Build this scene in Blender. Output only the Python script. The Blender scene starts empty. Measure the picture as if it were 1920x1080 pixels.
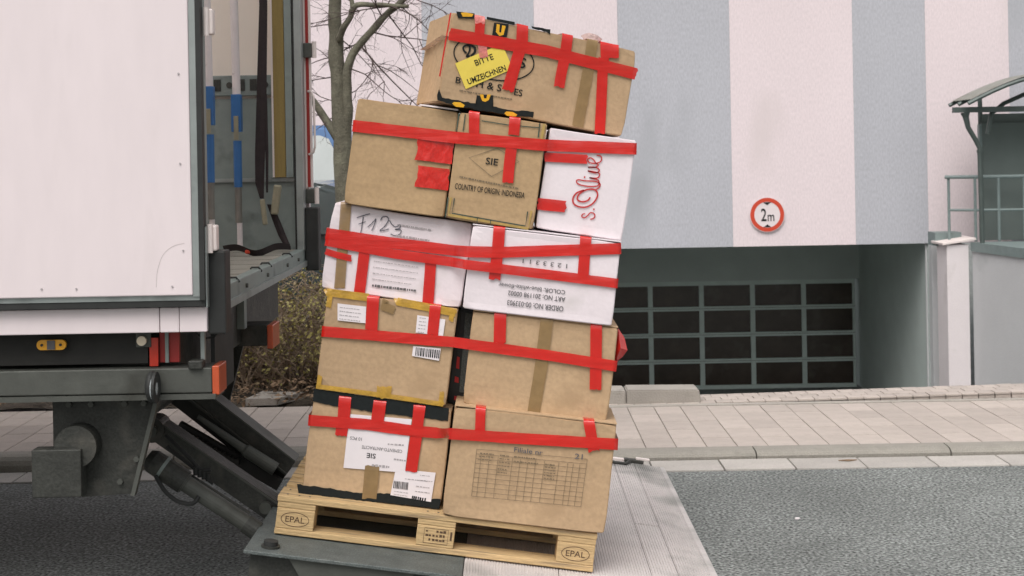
import bpy, bmesh, math, random
from mathutils import Vector, Matrix, noise, Euler
random.seed(7)
R = math.radians
scene = bpy.context.scene
# ------------------------------------------------------------------ camera
cam = bpy.data.cameras.new('camera'); co = bpy.data.objects.new('camera', cam)
scene.collection.objects.link(co); scene.camera = co
cam.sensor_width = 36.0; cam.lens = 50.0
cam.shift_x = 0.0026; cam.shift_y = -0.1302
co.location = (0, 0, 1.67)
co.rotation_euler = (R(90), 0.018, 0)
cam.clip_end = 600
cam.dof.use_dof = True; cam.dof.focus_distance = 5.35; cam.dof.aperture_fstop = 9
scene.render.resolution_x = 1024; scene.render.resolution_y = 576
# ------------------------------------------------------------------ sky, sun, exposure (overcast)
world = bpy.data.worlds.new('World'); scene.world = world; world.use_nodes = True
wn = world.node_tree.nodes; wl = world.node_tree.links
sky = wn.new('ShaderNodeTexSky'); sky.sky_type = 'NISHITA'; sky.sun_disc = False
sky.sun_elevation = R(58); sky.sun_rotation = R(200); sky.dust_density = 6; sky.air_density = 1.5
hs = wn.new('ShaderNodeHueSaturation'); hs.inputs['Saturation'].default_value = 0.16
wl.new(sky.outputs[0], hs.inputs['Color']); wl.new(hs.outputs[0], wn['Background'].inputs[0])
wn['Background'].inputs[1].default_value = 0.15
sl = bpy.data.lights.new('sun', 'SUN'); sl.energy = 1.4; sl.angle = R(38); sl.color = (1, .955, .92)
so = bpy.data.objects.new('sun', sl); scene.collection.objects.link(so)
so.rotation_euler = (R(34), 0, R(-18))
vs = scene.view_settings
vs.view_transform = 'Standard'; vs.look = 'None'; vs.exposure = -0.05; vs.gamma = 1.0; vs.use_curve_mapping = False
scene.render.engine = 'CYCLES'
# ------------------------------------------------------------------ materials
MATS = {}
def mat(name, col, rough=.6, var=.12, scale=8., bump=0., bscale=60., metal=0., spec=.4, fine=0., coat=0., rnd=0., dirt=None, ds=3., dth=.58, stretch=None):
    m = bpy.data.materials.new(name); m.use_nodes = True; MATS[name] = m
    nt = m.node_tree; N = nt.nodes; Lk = nt.links; b = N['Principled BSDF']
    b.inputs['Roughness'].default_value = rough; b.inputs['Metallic'].default_value = metal
    b.inputs['Specular IOR Level'].default_value = spec; b.inputs['Coat Weight'].default_value = coat
    b.inputs['Coat Roughness'].default_value = .15
    tc = N.new('ShaderNodeTexCoord'); src = tc.outputs['Object']
    if stretch:
        mp = N.new('ShaderNodeMapping'); mp.inputs['Scale'].default_value = stretch; Lk.new(src, mp.inputs[0]); src = mp.outputs[0]
    n = N.new('ShaderNodeTexNoise'); n.inputs['Scale'].default_value = scale; n.inputs['Detail'].default_value = 6; n.inputs['Roughness'].default_value = .62
    Lk.new(src, n.inputs['Vector'])
    r = N.new('ShaderNodeMapRange'); r.inputs[1].default_value = .25; r.inputs[2].default_value = .75
    r.inputs[3].default_value = 1 - var; r.inputs[4].default_value = 1 + var; Lk.new(n.outputs[0], r.inputs[0])
    val = r.outputs[0]
    if fine:
        n2 = N.new('ShaderNodeTexNoise'); n2.inputs['Scale'].default_value = bscale * 2; n2.inputs['Detail'].default_value = 3; Lk.new(src, n2.inputs['Vector'])
        r2 = N.new('ShaderNodeMapRange'); r2.inputs[1].default_value = .3; r2.inputs[2].default_value = .7
        r2.inputs[3].default_value = 1 - fine; r2.inputs[4].default_value = 1 + fine; Lk.new(n2.outputs[0], r2.inputs[0])
        mu = N.new('ShaderNodeMath'); mu.operation = 'MULTIPLY'; Lk.new(val, mu.inputs[0]); Lk.new(r2.outputs[0], mu.inputs[1]); val = mu.outputs[0]
    if rnd:
        oi = N.new('ShaderNodeObjectInfo'); r3 = N.new('ShaderNodeMapRange'); r3.inputs[3].default_value = 1 - rnd; r3.inputs[4].default_value = 1 + rnd
        Lk.new(oi.outputs['Random'], r3.inputs[0])
        mu = N.new('ShaderNodeMath'); mu.operation = 'MULTIPLY'; Lk.new(val, mu.inputs[0]); Lk.new(r3.outputs[0], mu.inputs[1]); val = mu.outputs[0]
    vm = N.new('ShaderNodeVectorMath'); vm.operation = 'SCALE'; vm.inputs[0].default_value = col; Lk.new(val, vm.inputs['Scale'])
    cs = vm.outputs[0]
    if dirt:
        n3 = N.new('ShaderNodeTexNoise'); n3.inputs['Scale'].default_value = ds; n3.inputs['Detail'].default_value = 8; Lk.new(src, n3.inputs['Vector'])
        r4 = N.new('ShaderNodeMapRange'); r4.inputs[1].default_value = dth; r4.inputs[2].default_value = dth + .16; Lk.new(n3.outputs[0], r4.inputs[0])
        mx = N.new('ShaderNodeMix'); mx.data_type = 'RGBA'; mx.inputs[7].default_value = (*dirt, 1); Lk.new(r4.outputs[0], mx.inputs[0]); Lk.new(cs, mx.inputs[6]); cs = mx.outputs[2]
    Lk.new(cs, b.inputs['Base Color'])
    if bump:
        n4 = N.new('ShaderNodeTexNoise'); n4.inputs['Scale'].default_value = bscale; n4.inputs['Detail'].default_value = 4; Lk.new(src, n4.inputs['Vector'])
        bp = N.new('ShaderNodeBump'); bp.inputs['Strength'].default_value = bump; bp.inputs['Distance'].default_value = .01
        Lk.new(n4.outputs[0], bp.inputs['Height']); Lk.new(bp.outputs[0], b.inputs['Normal'])
    return m
mat('wall_pink', (.77, .665, .68), .85, .035, .6, .5, 24, fine=.07, dirt=(.69, .60, .60), ds=.8, dth=.60, stretch=(1, 1, .35))
mat('wall_blue', (.475, .475, .510), .85, .06, .7, .5, 24, fine=.11, dirt=(.40, .405, .43), ds=.8, dth=.58, stretch=(1, 1, .35))
mat('pillar_white', (.72, .66, .665), .85, .04, 3, .3, 40, fine=.05, dirt=(.62, .57, .56), ds=3, dth=.6)
mat('wall_dark', (.50, .555, .53), .85, .08, 1.5, .3, 40, fine=.08)
mat('wall_grey', (.54, .54, .545), .85, .05, 1.2, .3, 50, fine=.07, dirt=(.38, .39, .39), ds=1.2, dth=.6)
mat('green_frame', (.60, .69, .65), .5, .1, 4)
mat('pane', (.062, .046, .036), .22, .35, 2.2, spec=.5, dirt=(.085, .07, .058), ds=3, dth=.55)
mat('steel_green', (.085, .105, .098), .45, .15, 6, metal=.2)
mat('rail_green', (.19, .235, .23), .5, .12, 8)
mat('canopy', (.22, .225, .20), .4, .25, 5, dirt=(.16, .16, .13), ds=4, dth=.5)
mat('panel_grey', (.13, .155, .145), .7, .08, 3)
mat('asphalt', (.195, .205, .197), .9, .3, 1.1, 1.0, 36, fine=.95, spec=.25, dirt=(.135, .143, .137), ds=26, dth=.52)
mat('concrete', (.36, .33, .295), .9, .12, 5, .4, 90, fine=.12, rnd=.07, dirt=(.25, .24, .21), ds=6, dth=.62)
mat('kerb_stone', (.30, .28, .245), .9, .14, 5, .4, 90, fine=.14, rnd=.07, dirt=(.20, .19, .165), ds=5, dth=.6)
mat('gutter', (.43, .40, .37), .9, .10, 5, .4, 90, fine=.12, rnd=.08)
mat('paver', (.455, .395, .355), .9, .10, 6, .5, 110, fine=.13, rnd=.09, dirt=(.33, .28, .25), ds=4, dth=.62)
mat('joint', (.10, .095, .085), .95, .2, 20)
mat('soil', (.075, .06, .045), .95, .5, 25, .9, 40, fine=.5)
mat('leaf', (.36, .32, .10), .6, .35, 3, rnd=.2)
mat('leaf2', (.22, .165, .085), .6, .35, 3)
mat('litter', (.24, .16, .10), .8, .5, 30)
mat('twig', (.21, .155, .11), .85, .2, 10)
mat('bark', (.13, .122, .09), .9, .3, 14, .9, 60, fine=.25, dirt=(.20, .195, .14), ds=5, dth=.5)
mat('twig_dark', (.085, .06, .055), .85, .2, 10)
mat('cardboard', (.49, .335, .20), .75, .09, 5, .25, 30, spec=.3, fine=.07, rnd=.07, dirt=(.43, .29, .17), ds=4, dth=.58)
mat('cardboard_dark', (.44, .298, .165), .75, .09, 5, .25, 30, spec=.3, fine=.07, rnd=.04, dirt=(.40, .265, .145), ds=4, dth=.58)
mat('carton_white', (.78, .70, .725), .7, .04, 4, .1, 40, spec=.3, fine=.02, dirt=(.66, .60, .60), ds=4, dth=.62)
mat('carton_black', (.025, .028, .03), .4, .4, 8)
mat('tape_red', (.60, .017, .012), .24, .10, 14, .22, 20, spec=.5, coat=.35)
mat('tape_band', (.61, .018, .012), .22, .12, 5, .20, 7, spec=.5, coat=.45, stretch=(.8, .8, 8))
mat('tape_crumpled', (.62, .02, .014), .22, .2, 18, .8, 16, spec=.5, coat=.5, stretch=(2.4, 1, 1.2))
mat('tape_pink', (.74, .22, .20), .25, .25, 40, .6, 60, spec=.5, coat=.3)
mat('tape_clear', (.70, .50, .47), .2, .3, 30, .6, 50, spec=.5, coat=.4)
mat('tape_brown', (.295, .19, .085), .3, .08, 12, .2, 40, coat=.2)
mat('tape_yellow', (.55, .32, .045), .3, .2, 25, .4, 50, coat=.3)
mat('ink', (.018, .021, .021), .8, .2, 60, spec=.12)
mat('ink2', (.12, .115, .12), .7, .2, 60)
mat('ink3', (.19, .145, .09), .8, .3, 90)
mat('scuff', (.56, .49, .49), .6, .2, 30)
mat('ink_grey', (.40, .365, .37), .8, .2, 90)
mat('pen', (.08, .085, .11), .7, .3, 60)
mat('print_red', (.52, .035, .035), .6, .1, 30)
mat('print_green', (.05, .075, .055), .7, .3, 60)
mat('print_ochre', (.43, .29, .09), .7, .2, 40)
mat('print_orange', (.78, .40, .02), .6, .1, 40)
mat('paper', (.80, .735, .75), .6, .03, 9)
mat('paper_yellow', (.80, .62, .10), .6, .06, 12)
mat('pallet_wood', (.54, .375, .19), .75, .18, 5, .4, 30, fine=.15, rnd=.07, dirt=(.33, .235, .135), ds=6, dth=.54, stretch=(.5, 6, 6))
mat('stamp', (.10, .06, .035), .8, .2, 40)
mat('truck_white', (.755, .665, .675), .42, .03, 1.4, .05, 5, spec=.45, fine=.02, dirt=(.67, .59, .59), ds=2.6, dth=.60, stretch=(1.6, 1.6, .45))
mat('truck_cream', (.80, .72, .64), .6, .03, 2)
mat('alu', (.33, .36, .35), .42, .15, 6, metal=.55, dirt=(.20, .22, .21), ds=5, dth=.56)
mat('alu_grey', (.245, .285, .27), .55, .14, 6, metal=.25, dirt=(.13, .15, .145), ds=6, dth=.56)
mat('alu_light', (.62, .575, .56), .5, .14, 4, metal=.08, fine=.10, bscale=60, dirt=(.22, .22, .205), ds=2.0, dth=.53)
mat('steel_dark', (.040, .041, .036), .55, .4, 9, .35, 50, metal=.1, fine=.2, dirt=(.085, .08, .068), ds=7, dth=.56)
mat('steel_mid', (.085, .088, .078), .55, .2, 8, .15, 40, metal=.2, dirt=(.045, .045, .038), ds=5, dth=.55)
mat('steel_plate', (.115, .13, .125), .6, .25, 14, .5, 90, metal=.2, fine=.3, dirt=(.19, .20, .19), ds=5, dth=.57)
mat('rubber', (.026, .027, .026), .65, .3, 12)
mat('black', (.018, .017, .015), .7, .3, 10)
mat('floor_wood', (.26, .245, .21), .75, .2, 4, .3, 40, fine=.12, stretch=(1, 6, 6))
mat('plank_wood', (.27, .195, .065), .7, .15, 6, fine=.1, stretch=(8, 8, .8))
mat('bar_white', (.68, .62, .62), .4, .08, 12, dirt=(.35, .3, .3), ds=22, dth=.66)
mat('bar_steel', (.22, .21, .19), .4, .2, 12, metal=.5)
mat('blue', (.035, .13, .33), .45, .15, 14)
mat('strap', (.028, .020, .021), .85, .25, 40)
mat('lens_red', (.50, .03, .012), .25, .1, 30, coat=.6)
mat('lens_orange', (.50, .085, .03), .3, .1, 30, coat=.4)
mat('amber', (.78, .36, .015), .3, .1, 30, coat=.6)
mat('lens_white', (.78, .66, .50), .25, .05, 30, coat=.6)
mat('glass_grey', (.42, .45, .46), .2, .3, 18, coat=.6)
mat('strip_white', (.78, .69, .66), .5, .03, 8)
mat('strip_red', (.36, .035, .03), .45, .08, 10)
mat('sign_red', (.60, .065, .03), .5, .06, 10)
mat('sign_white', (.78, .69, .69), .5, .03, 10)
mat('car_dark', (.03, .042, .042), .25, .1, 4, coat=.8)
mat('car_blue', (.06, .15, .33), .3, .1, 4, coat=.7)
mat('car_glass', (.035, .05, .05), .08, .1, 3, spec=.8, coat=1)
mat('van_reflection_glass', (.45, .48, .47), .12, .08, 3, spec=.8, coat=1)  # pale base colour stands in for the wall reflected in the van windows
mat('ratchet', (.30, .28, .20), .45, .2, 20, metal=.4)
def see_through(name, lo, hi, sc):
    m = MATS[name]; nt = m.node_tree; b = nt.nodes['Principled BSDF']
    tc = nt.nodes.new('ShaderNodeTexCoord'); n = nt.nodes.new('ShaderNodeTexNoise'); n.inputs['Scale'].default_value = sc; n.inputs['Detail'].default_value = 3
    r = nt.nodes.new('ShaderNodeMapRange'); r.inputs[1].default_value = .35; r.inputs[2].default_value = .65; r.inputs[3].default_value = lo; r.inputs[4].default_value = hi
    nt.links.new(tc.outputs['Object'], n.inputs['Vector']); nt.links.new(n.outputs[0], r.inputs[0]); nt.links.new(r.outputs[0], b.inputs['Alpha'])
for t_, lo in (('tape_red', .93), ('tape_band', .92), ('tape_crumpled', .90), ('tape_pink', .6), ('tape_clear', .6), ('tape_brown', .75), ('tape_yellow', .7)): see_through(t_, lo, .98, 16)
m = bpy.data.materials.new('grp_roof'); m.use_nodes = True; MATS['grp_roof'] = m      # translucent fibreglass roof of the truck box
_n = m.node_tree.nodes; _t = _n.new('ShaderNodeBsdfTranslucent'); _t.inputs[0].default_value = (.96, .93, .90, 1)
m.node_tree.links.new(_t.outputs[0], _n['Material Output'].inputs[0])
# ------------------------------------------------------------------ helpers
COL = scene.collection
def obj(name, bm, m, parent=None, loc=None, rot=None, smooth=False):
    if isinstance(bm, bpy.types.Mesh): me = bm
    else:
        bmesh.ops.recalc_face_normals(bm, faces=bm.faces)
        me = bpy.data.meshes.new(name); bm.to_mesh(me); bm.free()
        if smooth:
            for p in me.polygons: p.use_smooth = True
    if m and not me.materials: me.materials.append(MATS[m])
    o = bpy.data.objects.new(name, me); COL.objects.link(o)
    if parent: o.parent = parent
    if loc is not None: o.location = loc
    if rot is not None: o.rotation_euler = rot
    return o
def tag(o, label, cat, group=None):
    o['label'] = label; o['category'] = cat
    if group: o['group'] = group
    return o
def thing(name, label, cat, loc=(0, 0, 0), rot=(0, 0, 0), group=None):
    o = bpy.data.objects.new(name, None); COL.objects.link(o); o.empty_display_size = .1
    o.location = loc; o.rotation_euler = rot
    return tag(o, label, cat, group)
def struct(o, label=None):
    o['kind'] = 'structure'
    if label: o['label'] = label
    return o
def bx(x0, x1, y0, y1, z0, z1, bm=None, bev=0.):
    new = bm is None
    if new: bm = bmesh.new()
    v = [bm.verts.new(p) for p in ((x0, y0, z0), (x1, y0, z0), (x1, y1, z0), (x0, y1, z0), (x0, y0, z1), (x1, y0, z1), (x1, y1, z1), (x0, y1, z1))]
    fs = [bm.faces.new([v[i] for i in q]) for q in ((3, 2, 1, 0), (4, 5, 6, 7), (0, 1, 5, 4), (1, 2, 6, 5), (2, 3, 7, 6), (3, 0, 4, 7))]
    if bev:
        es = list({e for q in fs for e in q.edges})
        bmesh.ops.bevel(bm, geom=es, offset=bev, segments=2, affect='EDGES', profile=.5)
    return bm
def prism(pts, t, axis='Y', bm=None):
    """outline pts (a,b) extruded along axis from t[0] to t[1]; axis Y: (x,z); X: (y,z); Z: (x,y)"""
    if bm is None: bm = bmesh.new()
    mk = {'Y': lambda a, b, k: (a, k, b), 'X': lambda a, b, k: (k, a, b), 'Z': lambda a, b, k: (a, b, k)}[axis]
    A = [bm.verts.new(mk(a, b, t[0])) for a, b in pts]; B = [bm.verts.new(mk(a, b, t[1])) for a, b in pts]
    bm.faces.new(A); bm.faces.new(B[::-1]); n = len(pts)
    for i in range(n): bm.faces.new((A[i], A[(i + 1) % n], B[(i + 1) % n], B[i]))
    return bm
def tube(path, rad, n=10, bm=None, cap=True):
    if bm is None: bm = bmesh.new()
    P = [Vector(p) for p in path]; rad = rad if isinstance(rad, (list, tuple)) else [rad] * len(P)
    rings = []; up = None
    for i, p in enumerate(P):
        t = (P[min(i + 1, len(P) - 1)] - P[max(i - 1, 0)]).normalized()
        if up is None: up = Vector((0, 0, 1)) if abs(t.z) < .9 else Vector((1, 0, 0))
        a = t.cross(up).normalized(); b = a.cross(t).normalized(); up = b
        rings.append([bm.verts.new(p + (a * math.cos(2 * math.pi * k / n) + b * math.sin(2 * math.pi * k / n)) * rad[i]) for k in range(n)])
    for i in range(len(P) - 1):
        for k in range(n): bm.faces.new((rings[i][k], rings[i][(k + 1) % n], rings[i + 1][(k + 1) % n], rings[i + 1][k]))
    if cap: bm.faces.new(rings[0][::-1]); bm.faces.new(rings[-1])
    return bm
def cyl(c, r, l, axis='Y', n=24, bm=None):
    c = Vector(c); d = {'X': Vector((1, 0, 0)), 'Y': Vector((0, 1, 0)), 'Z': Vector((0, 0, 1))}[axis] * (l / 2)
    return tube([c - d, c + d], r, n, bm)
def spline(pts, k=6):
    if len(pts) < 3: return pts
    P = [Vector(p) for p in pts]; out = []
    for i in range(len(P) - 1):
        a, b, c, d = P[max(i - 1, 0)], P[i], P[i + 1], P[min(i + 2, len(P) - 1)]
        for j in range(k):
            t = j / k
            out.append(.5 * ((2 * b) + (c - a) * t + (2 * a - 5 * b + 4 * c - d) * t * t + (3 * b - a - 3 * c + d) * t ** 3))
    out.append(P[-1]); return out
def flat_stroke(pts, w, y, smooth=True):
    """flat ink line on a face: (x,z) points, width, offset y"""
    P = [Vector((p[0], p[1])) for p in pts]
    if smooth: P = [Vector(p) for p in spline(P)]
    bm = bmesh.new(); L_ = []; R_ = []
    for i, p in enumerate(P):
        t = P[min(i + 1, len(P) - 1)] - P[max(i - 1, 0)]
        if t.length < 1e-7: t = Vector((1, 0))
        t.normalize(); n = Vector((-t.y, t.x)) * w / 2
        L_.append(bm.verts.new((p.x + n.x, y, p.y + n.y))); R_.append(bm.verts.new((p.x - n.x, y, p.y - n.y)))
    for i in range(len(P) - 1): bm.faces.new((L_[i], L_[i + 1], R_[i + 1], R_[i]))
    return bm
def ribbon(path, w, wv=None, wob=.0008, seed=0, step=.018, th=.0004, jag=.0):
    """tape: centre line (3D), width; rides the surface with small wrinkles"""
    P = [Vector(p) for p in path]; Q = []
    for i in range(len(P) - 1):
        n = max(1, int((P[i + 1] - P[i]).length / step))
        Q += [(P[i].lerp(P[i + 1], j / n), i) for j in range(n)]
    Q.append((P[-1], len(P) - 2))
    wvs = []
    for i in range(len(P) - 1):
        t = P[i + 1] - P[i]; t.y = 0
        wvs.append(Vector((-t.z, 0, t.x)).normalized() if t.length > .006 else None)
    for i in range(len(wvs)):
        if wvs[i] is None: wvs[i] = next((x for x in wvs[i:] + wvs[:i][::-1] if x is not None), Vector((0, 0, 1)))
    bm = bmesh.new(); rows = []
    for j, (p, i) in enumerate(Q):
        row = []
        for k in range(6):
            s = k / 5 - .5
            ww = w * (1 + .04 * noise.noise(Vector((j * .23, seed, 1))))
            q = p + wvs[i] * (s * ww)
            q = q + Vector((0, -abs(noise.noise(Vector((q.x * 30 + seed, q.z * 60, seed)))) * wob * 3, 0))
            if j in (0, len(Q) - 1): q += (Q[1][0] - Q[0][0] if j == 0 else Q[-1][0] - Q[-2][0]).normalized() * random.uniform(-.004, .004)
            row.append(bm.verts.new(q))
        rows.append(row)
    for a, b in zip(rows, rows[1:]):
        for k in range(5): bm.faces.new((a[k], a[k + 1], b[k + 1], b[k]))
    return bm
def text_mesh(s, h, w, rot=0, bold=0):
    cu = bpy.data.curves.new('txt', 'FONT'); cu.body = s; cu.size = 1; cu.resolution_u = 3
    cu.offset = .010 * bold
    to = bpy.data.objects.new('txt', cu); COL.objects.link(to)
    bpy.context.view_layer.update()
    me = bpy.data.meshes.new_from_object(to.evaluated_get(bpy.context.evaluated_depsgraph_get()))
    bpy.data.objects.remove(to); bpy.data.curves.remove(cu)
    xs = [v.co.x for v in me.vertices]; ys = [v.co.y for v in me.vertices]
    cx, cy = (min(xs) + max(xs)) / 2, (min(ys) + max(ys)) / 2
    sx = w / (max(xs) - min(xs)); sy = h / (max(ys) - min(ys)); a = R(rot); c, s_ = math.cos(a), math.sin(a)
    for v in me.vertices:
        x, y = (v.co.x - cx) * sx, (v.co.y - cy) * sy
        v.co = (x * c + y * s_, 0, -x * s_ + y * c)
    return me
BOX = {'A': {'o': [-0.8067, 5.375, 0.4268], 'th': 0.1348, 'yaw': 0.0, 'w': 0.5318, 'h': 0.3574, 'd': 0.6}, 'B': {'o': [-0.2773, 5.295, 0.3314], 'th': 0.1336, 'yaw': 0.0, 'w': 0.6139, 'h': 0.4115, 'd': 0.66}, 'C': {'o': [-0.7512, 5.37, 0.797], 'th': 0.1489, 'yaw': 0.0, 'w': 0.5, 'h': 0.3734, 'd': 0.6}, 'D': {'o': [-0.196, 5.345, 0.7348], 'th': 0.1355, 'yaw': 0.0, 'w': 0.5529, 'h': 0.3552, 'd': 0.6}, 'E': {'o': [-0.7266, 5.4, 1.1764], 'th': 0.1622, 'yaw': 0.0, 'w': 0.5401, 'h': 0.3299, 'd': 0.58}, 'F': {'o': [-0.1879, 5.33, 1.097], 'th': 0.1357, 'yaw': 0.0, 'w': 0.5665, 'h': 0.3169, 'd': 0.6}, 'G': {'o': [-0.6323, 5.36, 1.4972], 'th': 0.1577, 'yaw': 0.0, 'w': 0.3874, 'h': 0.4061, 'd': 0.5}, 'H': {'o': [-0.2482, 5.335, 1.4364], 'th': 0.1553, 'yaw': 0.0, 'w': 0.3372, 'h': 0.4079, 'd': 0.5}, 'I': {'o': [0.0912, 5.36, 1.3915], 'th': 0.1646, 'yaw': 0.0, 'w': 0.3337, 'h': 0.3854, 'd': 0.5}, 'J': {'o': [-0.2658, 5.308, 1.8754], 'th': 0.1921, 'yaw': 0.2967, 'w': 0.7572, 'h': 0.3429, 'd': 0.36}, 'K': {'o': [-0.26, 5.5, 0.711], 'th': 0.1357, 'yaw': 0.0, 'w': 0.0916, 'h': 0.373, 'd': 0.5}}
STRIP = [('J', 'pink', [(0.107, 0.3584), (0.1124, 0.316)], 0.0398, 1),
 ('J', 'red', [(0.1119, 0.3184), (0.1167, 0.2733)], 0.0378, 0),
 ('J', 'pink', [(0.1317, 0.2481), (0.1479, 0.195)], 0.0338, 0),
 ('J', 'red', [(0.2783, 0.3577), (0.2875, 0.2742), (0.2779, 0.2155), (0.2701, 0.1521), (0.2624, 0.0888)], 0.0458, 1),
 ('J', 'red', [(0.4623, 0.3431), (0.4653, 0.2629), (0.4617, 0.1892), (0.4621, 0.1399)], 0.0438, 1),
 ('J', 'red', [(0.6366, 0.3467), (0.6468, 0.2882)], 0.0757, 1),
 ('J', 'red', [(0.6216, 0.2885), (0.6277, 0.2214), (0.6436, 0.0984), (0.6559, -0.0041)], 0.0438, 0),
 ('J', 'brown', [(0.5662, 0.3405), (0.5685, 0.2256), (0.5634, 0.0078)], 0.0458, 1),
 ('G', 'red', [(0.2487, 0.2413), (0.3872, 0.2442)], 0.0804, 0),
 ('G', 'red', [(0.2627, 0.1417), (0.3841, 0.1442)], 0.0804, 0),
 ('H', 'red', [(0.0573, 0.4084), (0.0685, 0.3185), (0.0666, 0.2867)], 0.04, 1),
 ('H', 'red', [(0.2116, 0.4014), (0.2154, 0.342)], 0.042, 1),
 ('H', 'red', [(0.2129, 0.3006), (0.2139, 0.2345), (0.2173, 0.1642)], 0.042, 0),
 ('I', 'red', [(-0.002, 0.2706), (0.1577, 0.2853)], 0.0342, 0),
 ('I', 'red', [(-0.0042, 0.0925), (0.1043, 0.0971)], 0.0442, 0),
 ('E', 'red', [(0.1458, 0.185), (0.1479, 0.0929), (0.1496, -0.0007)], 0.0425, 0),
 ('E', 'red', [(0.3998, 0.1691), (0.4068, 0.0842), (0.413, -0.0041)], 0.0425, 0),
 ('E', 'brown', [(0.0511, 0.3365), (0.0592, 0.2121), (0.0719, 0.0111)], 0.0405, 1),
 ('E', 'red', [(0.0002, 0.1408), (0.0442, 0.134), (0.1011, 0.1284)], 0.0243, 0),
 ('F', 'red', [(0.1038, 0.3185), (0.1075, 0.2377), (0.108, 0.124)], 0.044, 1),
 ('F', 'red', [(0.4298, 0.32), (0.4361, 0.1791)], 0.042, 1),
 ('C', 'red', [(0.1746, 0.373), (0.1833, 0.2508)], 0.0463, 1),
 ('C', 'red', [(0.4112, 0.3674), (0.4151, 0.2614)], 0.0423, 1),
 ('C', 'yellow', [(-0.0013, 0.3625), (0.1575, 0.3707)], 0.0302, 1),
 ('C', 'yellow', [(0.2658, 0.3583), (0.4925, 0.3568)], 0.0302, 1),
 ('C', 'yellow', [(0.0122, 0.3616), (0.0116, 0.3149)], 0.0201, 0),
 ('C', 'yellow', [(0.4755, 0.3593), (0.477, 0.3228)], 0.0181, 0),
 ('C', 'yellow', [(0.008, 0.0132), (0.2447, 0.0124), (0.4917, 0.0083)], 0.0181, 0),
 ('C', 'yellow', [(0.0138, 0.0553), (0.0133, 0.0086)], 0.0181, 0),
 ('C', 'yellow', [(0.4787, 0.0565), (0.4791, 0.0033)], 0.0181, 0),
 ('C', 'yellow', [(0.2602, 0.0464), (0.2628, 0.0014)], 0.0564, 0),
 ('C', 'brown', [(0.2243, 0.3695), (0.2105, 0.3477), (0.2622, 0.3345)], 0.0322, 0),
 ('D', 'red', [(0.1045, 0.354), (0.1146, 0.2459)], 0.0461, 1),
 ('D', 'red', [(0.4672, 0.3551), (0.4818, 0.2197), (0.4924, 0.1137)], 0.0441, 1),
 ('D', 'brown', [(0.2809, 0.3516), (0.2798, 0.176), (0.2719, 0.0016)], 0.0481, 1),
 ('A', 'red', [(0.1232, 0.37), (0.1269, 0.2867), (0.1242, 0.2118)], 0.0464, 1),
 ('A', 'red', [(0.256, 0.3665), (0.2545, 0.275)], 0.0484, 1),
 ('A', 'red', [(0.4066, 0.3667), (0.4067, 0.2358), (0.4034, 0.1084)], 0.0443, 1),
 ('A', 'brown', [(0.2553, 0.1131), (0.258, -0.0137)], 0.0544, 0),
 ('B', 'red', [(0.0998, 0.4206), (0.1066, 0.3292)], 0.0377, 1),
 ('B', 'red', [(0.5056, 0.4107), (0.5367, 0.3042)], 0.0417, 1)]
BAND = [('row5', [[-0.2154, 5.3234, 2.1251], [0.1477, 5.4344, 2.0627], [0.5001, 5.5422, 1.9748]], 0.046, 'red'),
 ('row4', [[-0.5828, 5.36, 1.789], [-0.3582, 5.36, 1.7589], [-0.2195, 5.352, 1.7402], [-0.2027, 5.33, 1.7376], [-0.0131, 5.335, 1.7183], [0.1267, 5.335, 1.7037], [0.1714, 5.36, 1.7011], [0.4746, 5.36, 1.6836]], 0.044, 'red'),
 ('row3a', [[-0.6957, 5.4, 1.3838], [-0.4716, 5.4, 1.3464], [-0.2149, 5.397, 1.3106], [-0.1661, 5.322, 1.3107], [-0.0465, 5.33, 1.3051], [0.4073, 5.33, 1.3109]], 0.042, 'red'),
 ('row3b', [[-0.6983, 5.4, 1.3545], [-0.44, 5.4, 1.3013], [-0.2278, 5.397, 1.2683], [-0.173, 5.322, 1.263], [0.1458, 5.33, 1.2176], [0.393, 5.33, 1.1812]], 0.036, 'red'),
 ('row2', [[-0.7146, 5.37, 1.0163], [-0.5236, 5.37, 0.9979], [-0.3246, 5.37, 0.977], [-0.2219, 5.365, 0.9678], [-0.1789, 5.34, 0.9643], [0.1347, 5.345, 0.9139], [0.3845, 5.345, 0.8693]], 0.04, 'red'),
 ('row1', [[-0.7717, 5.375, 0.6811], [-0.5604, 5.375, 0.6622], [-0.3714, 5.375, 0.6326], [-0.2747, 5.372, 0.6243], [-0.2427, 5.288, 0.6382], [0.0048, 5.295, 0.6155], [0.3796, 5.295, 0.5859]], 0.042, 'red')]
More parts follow.
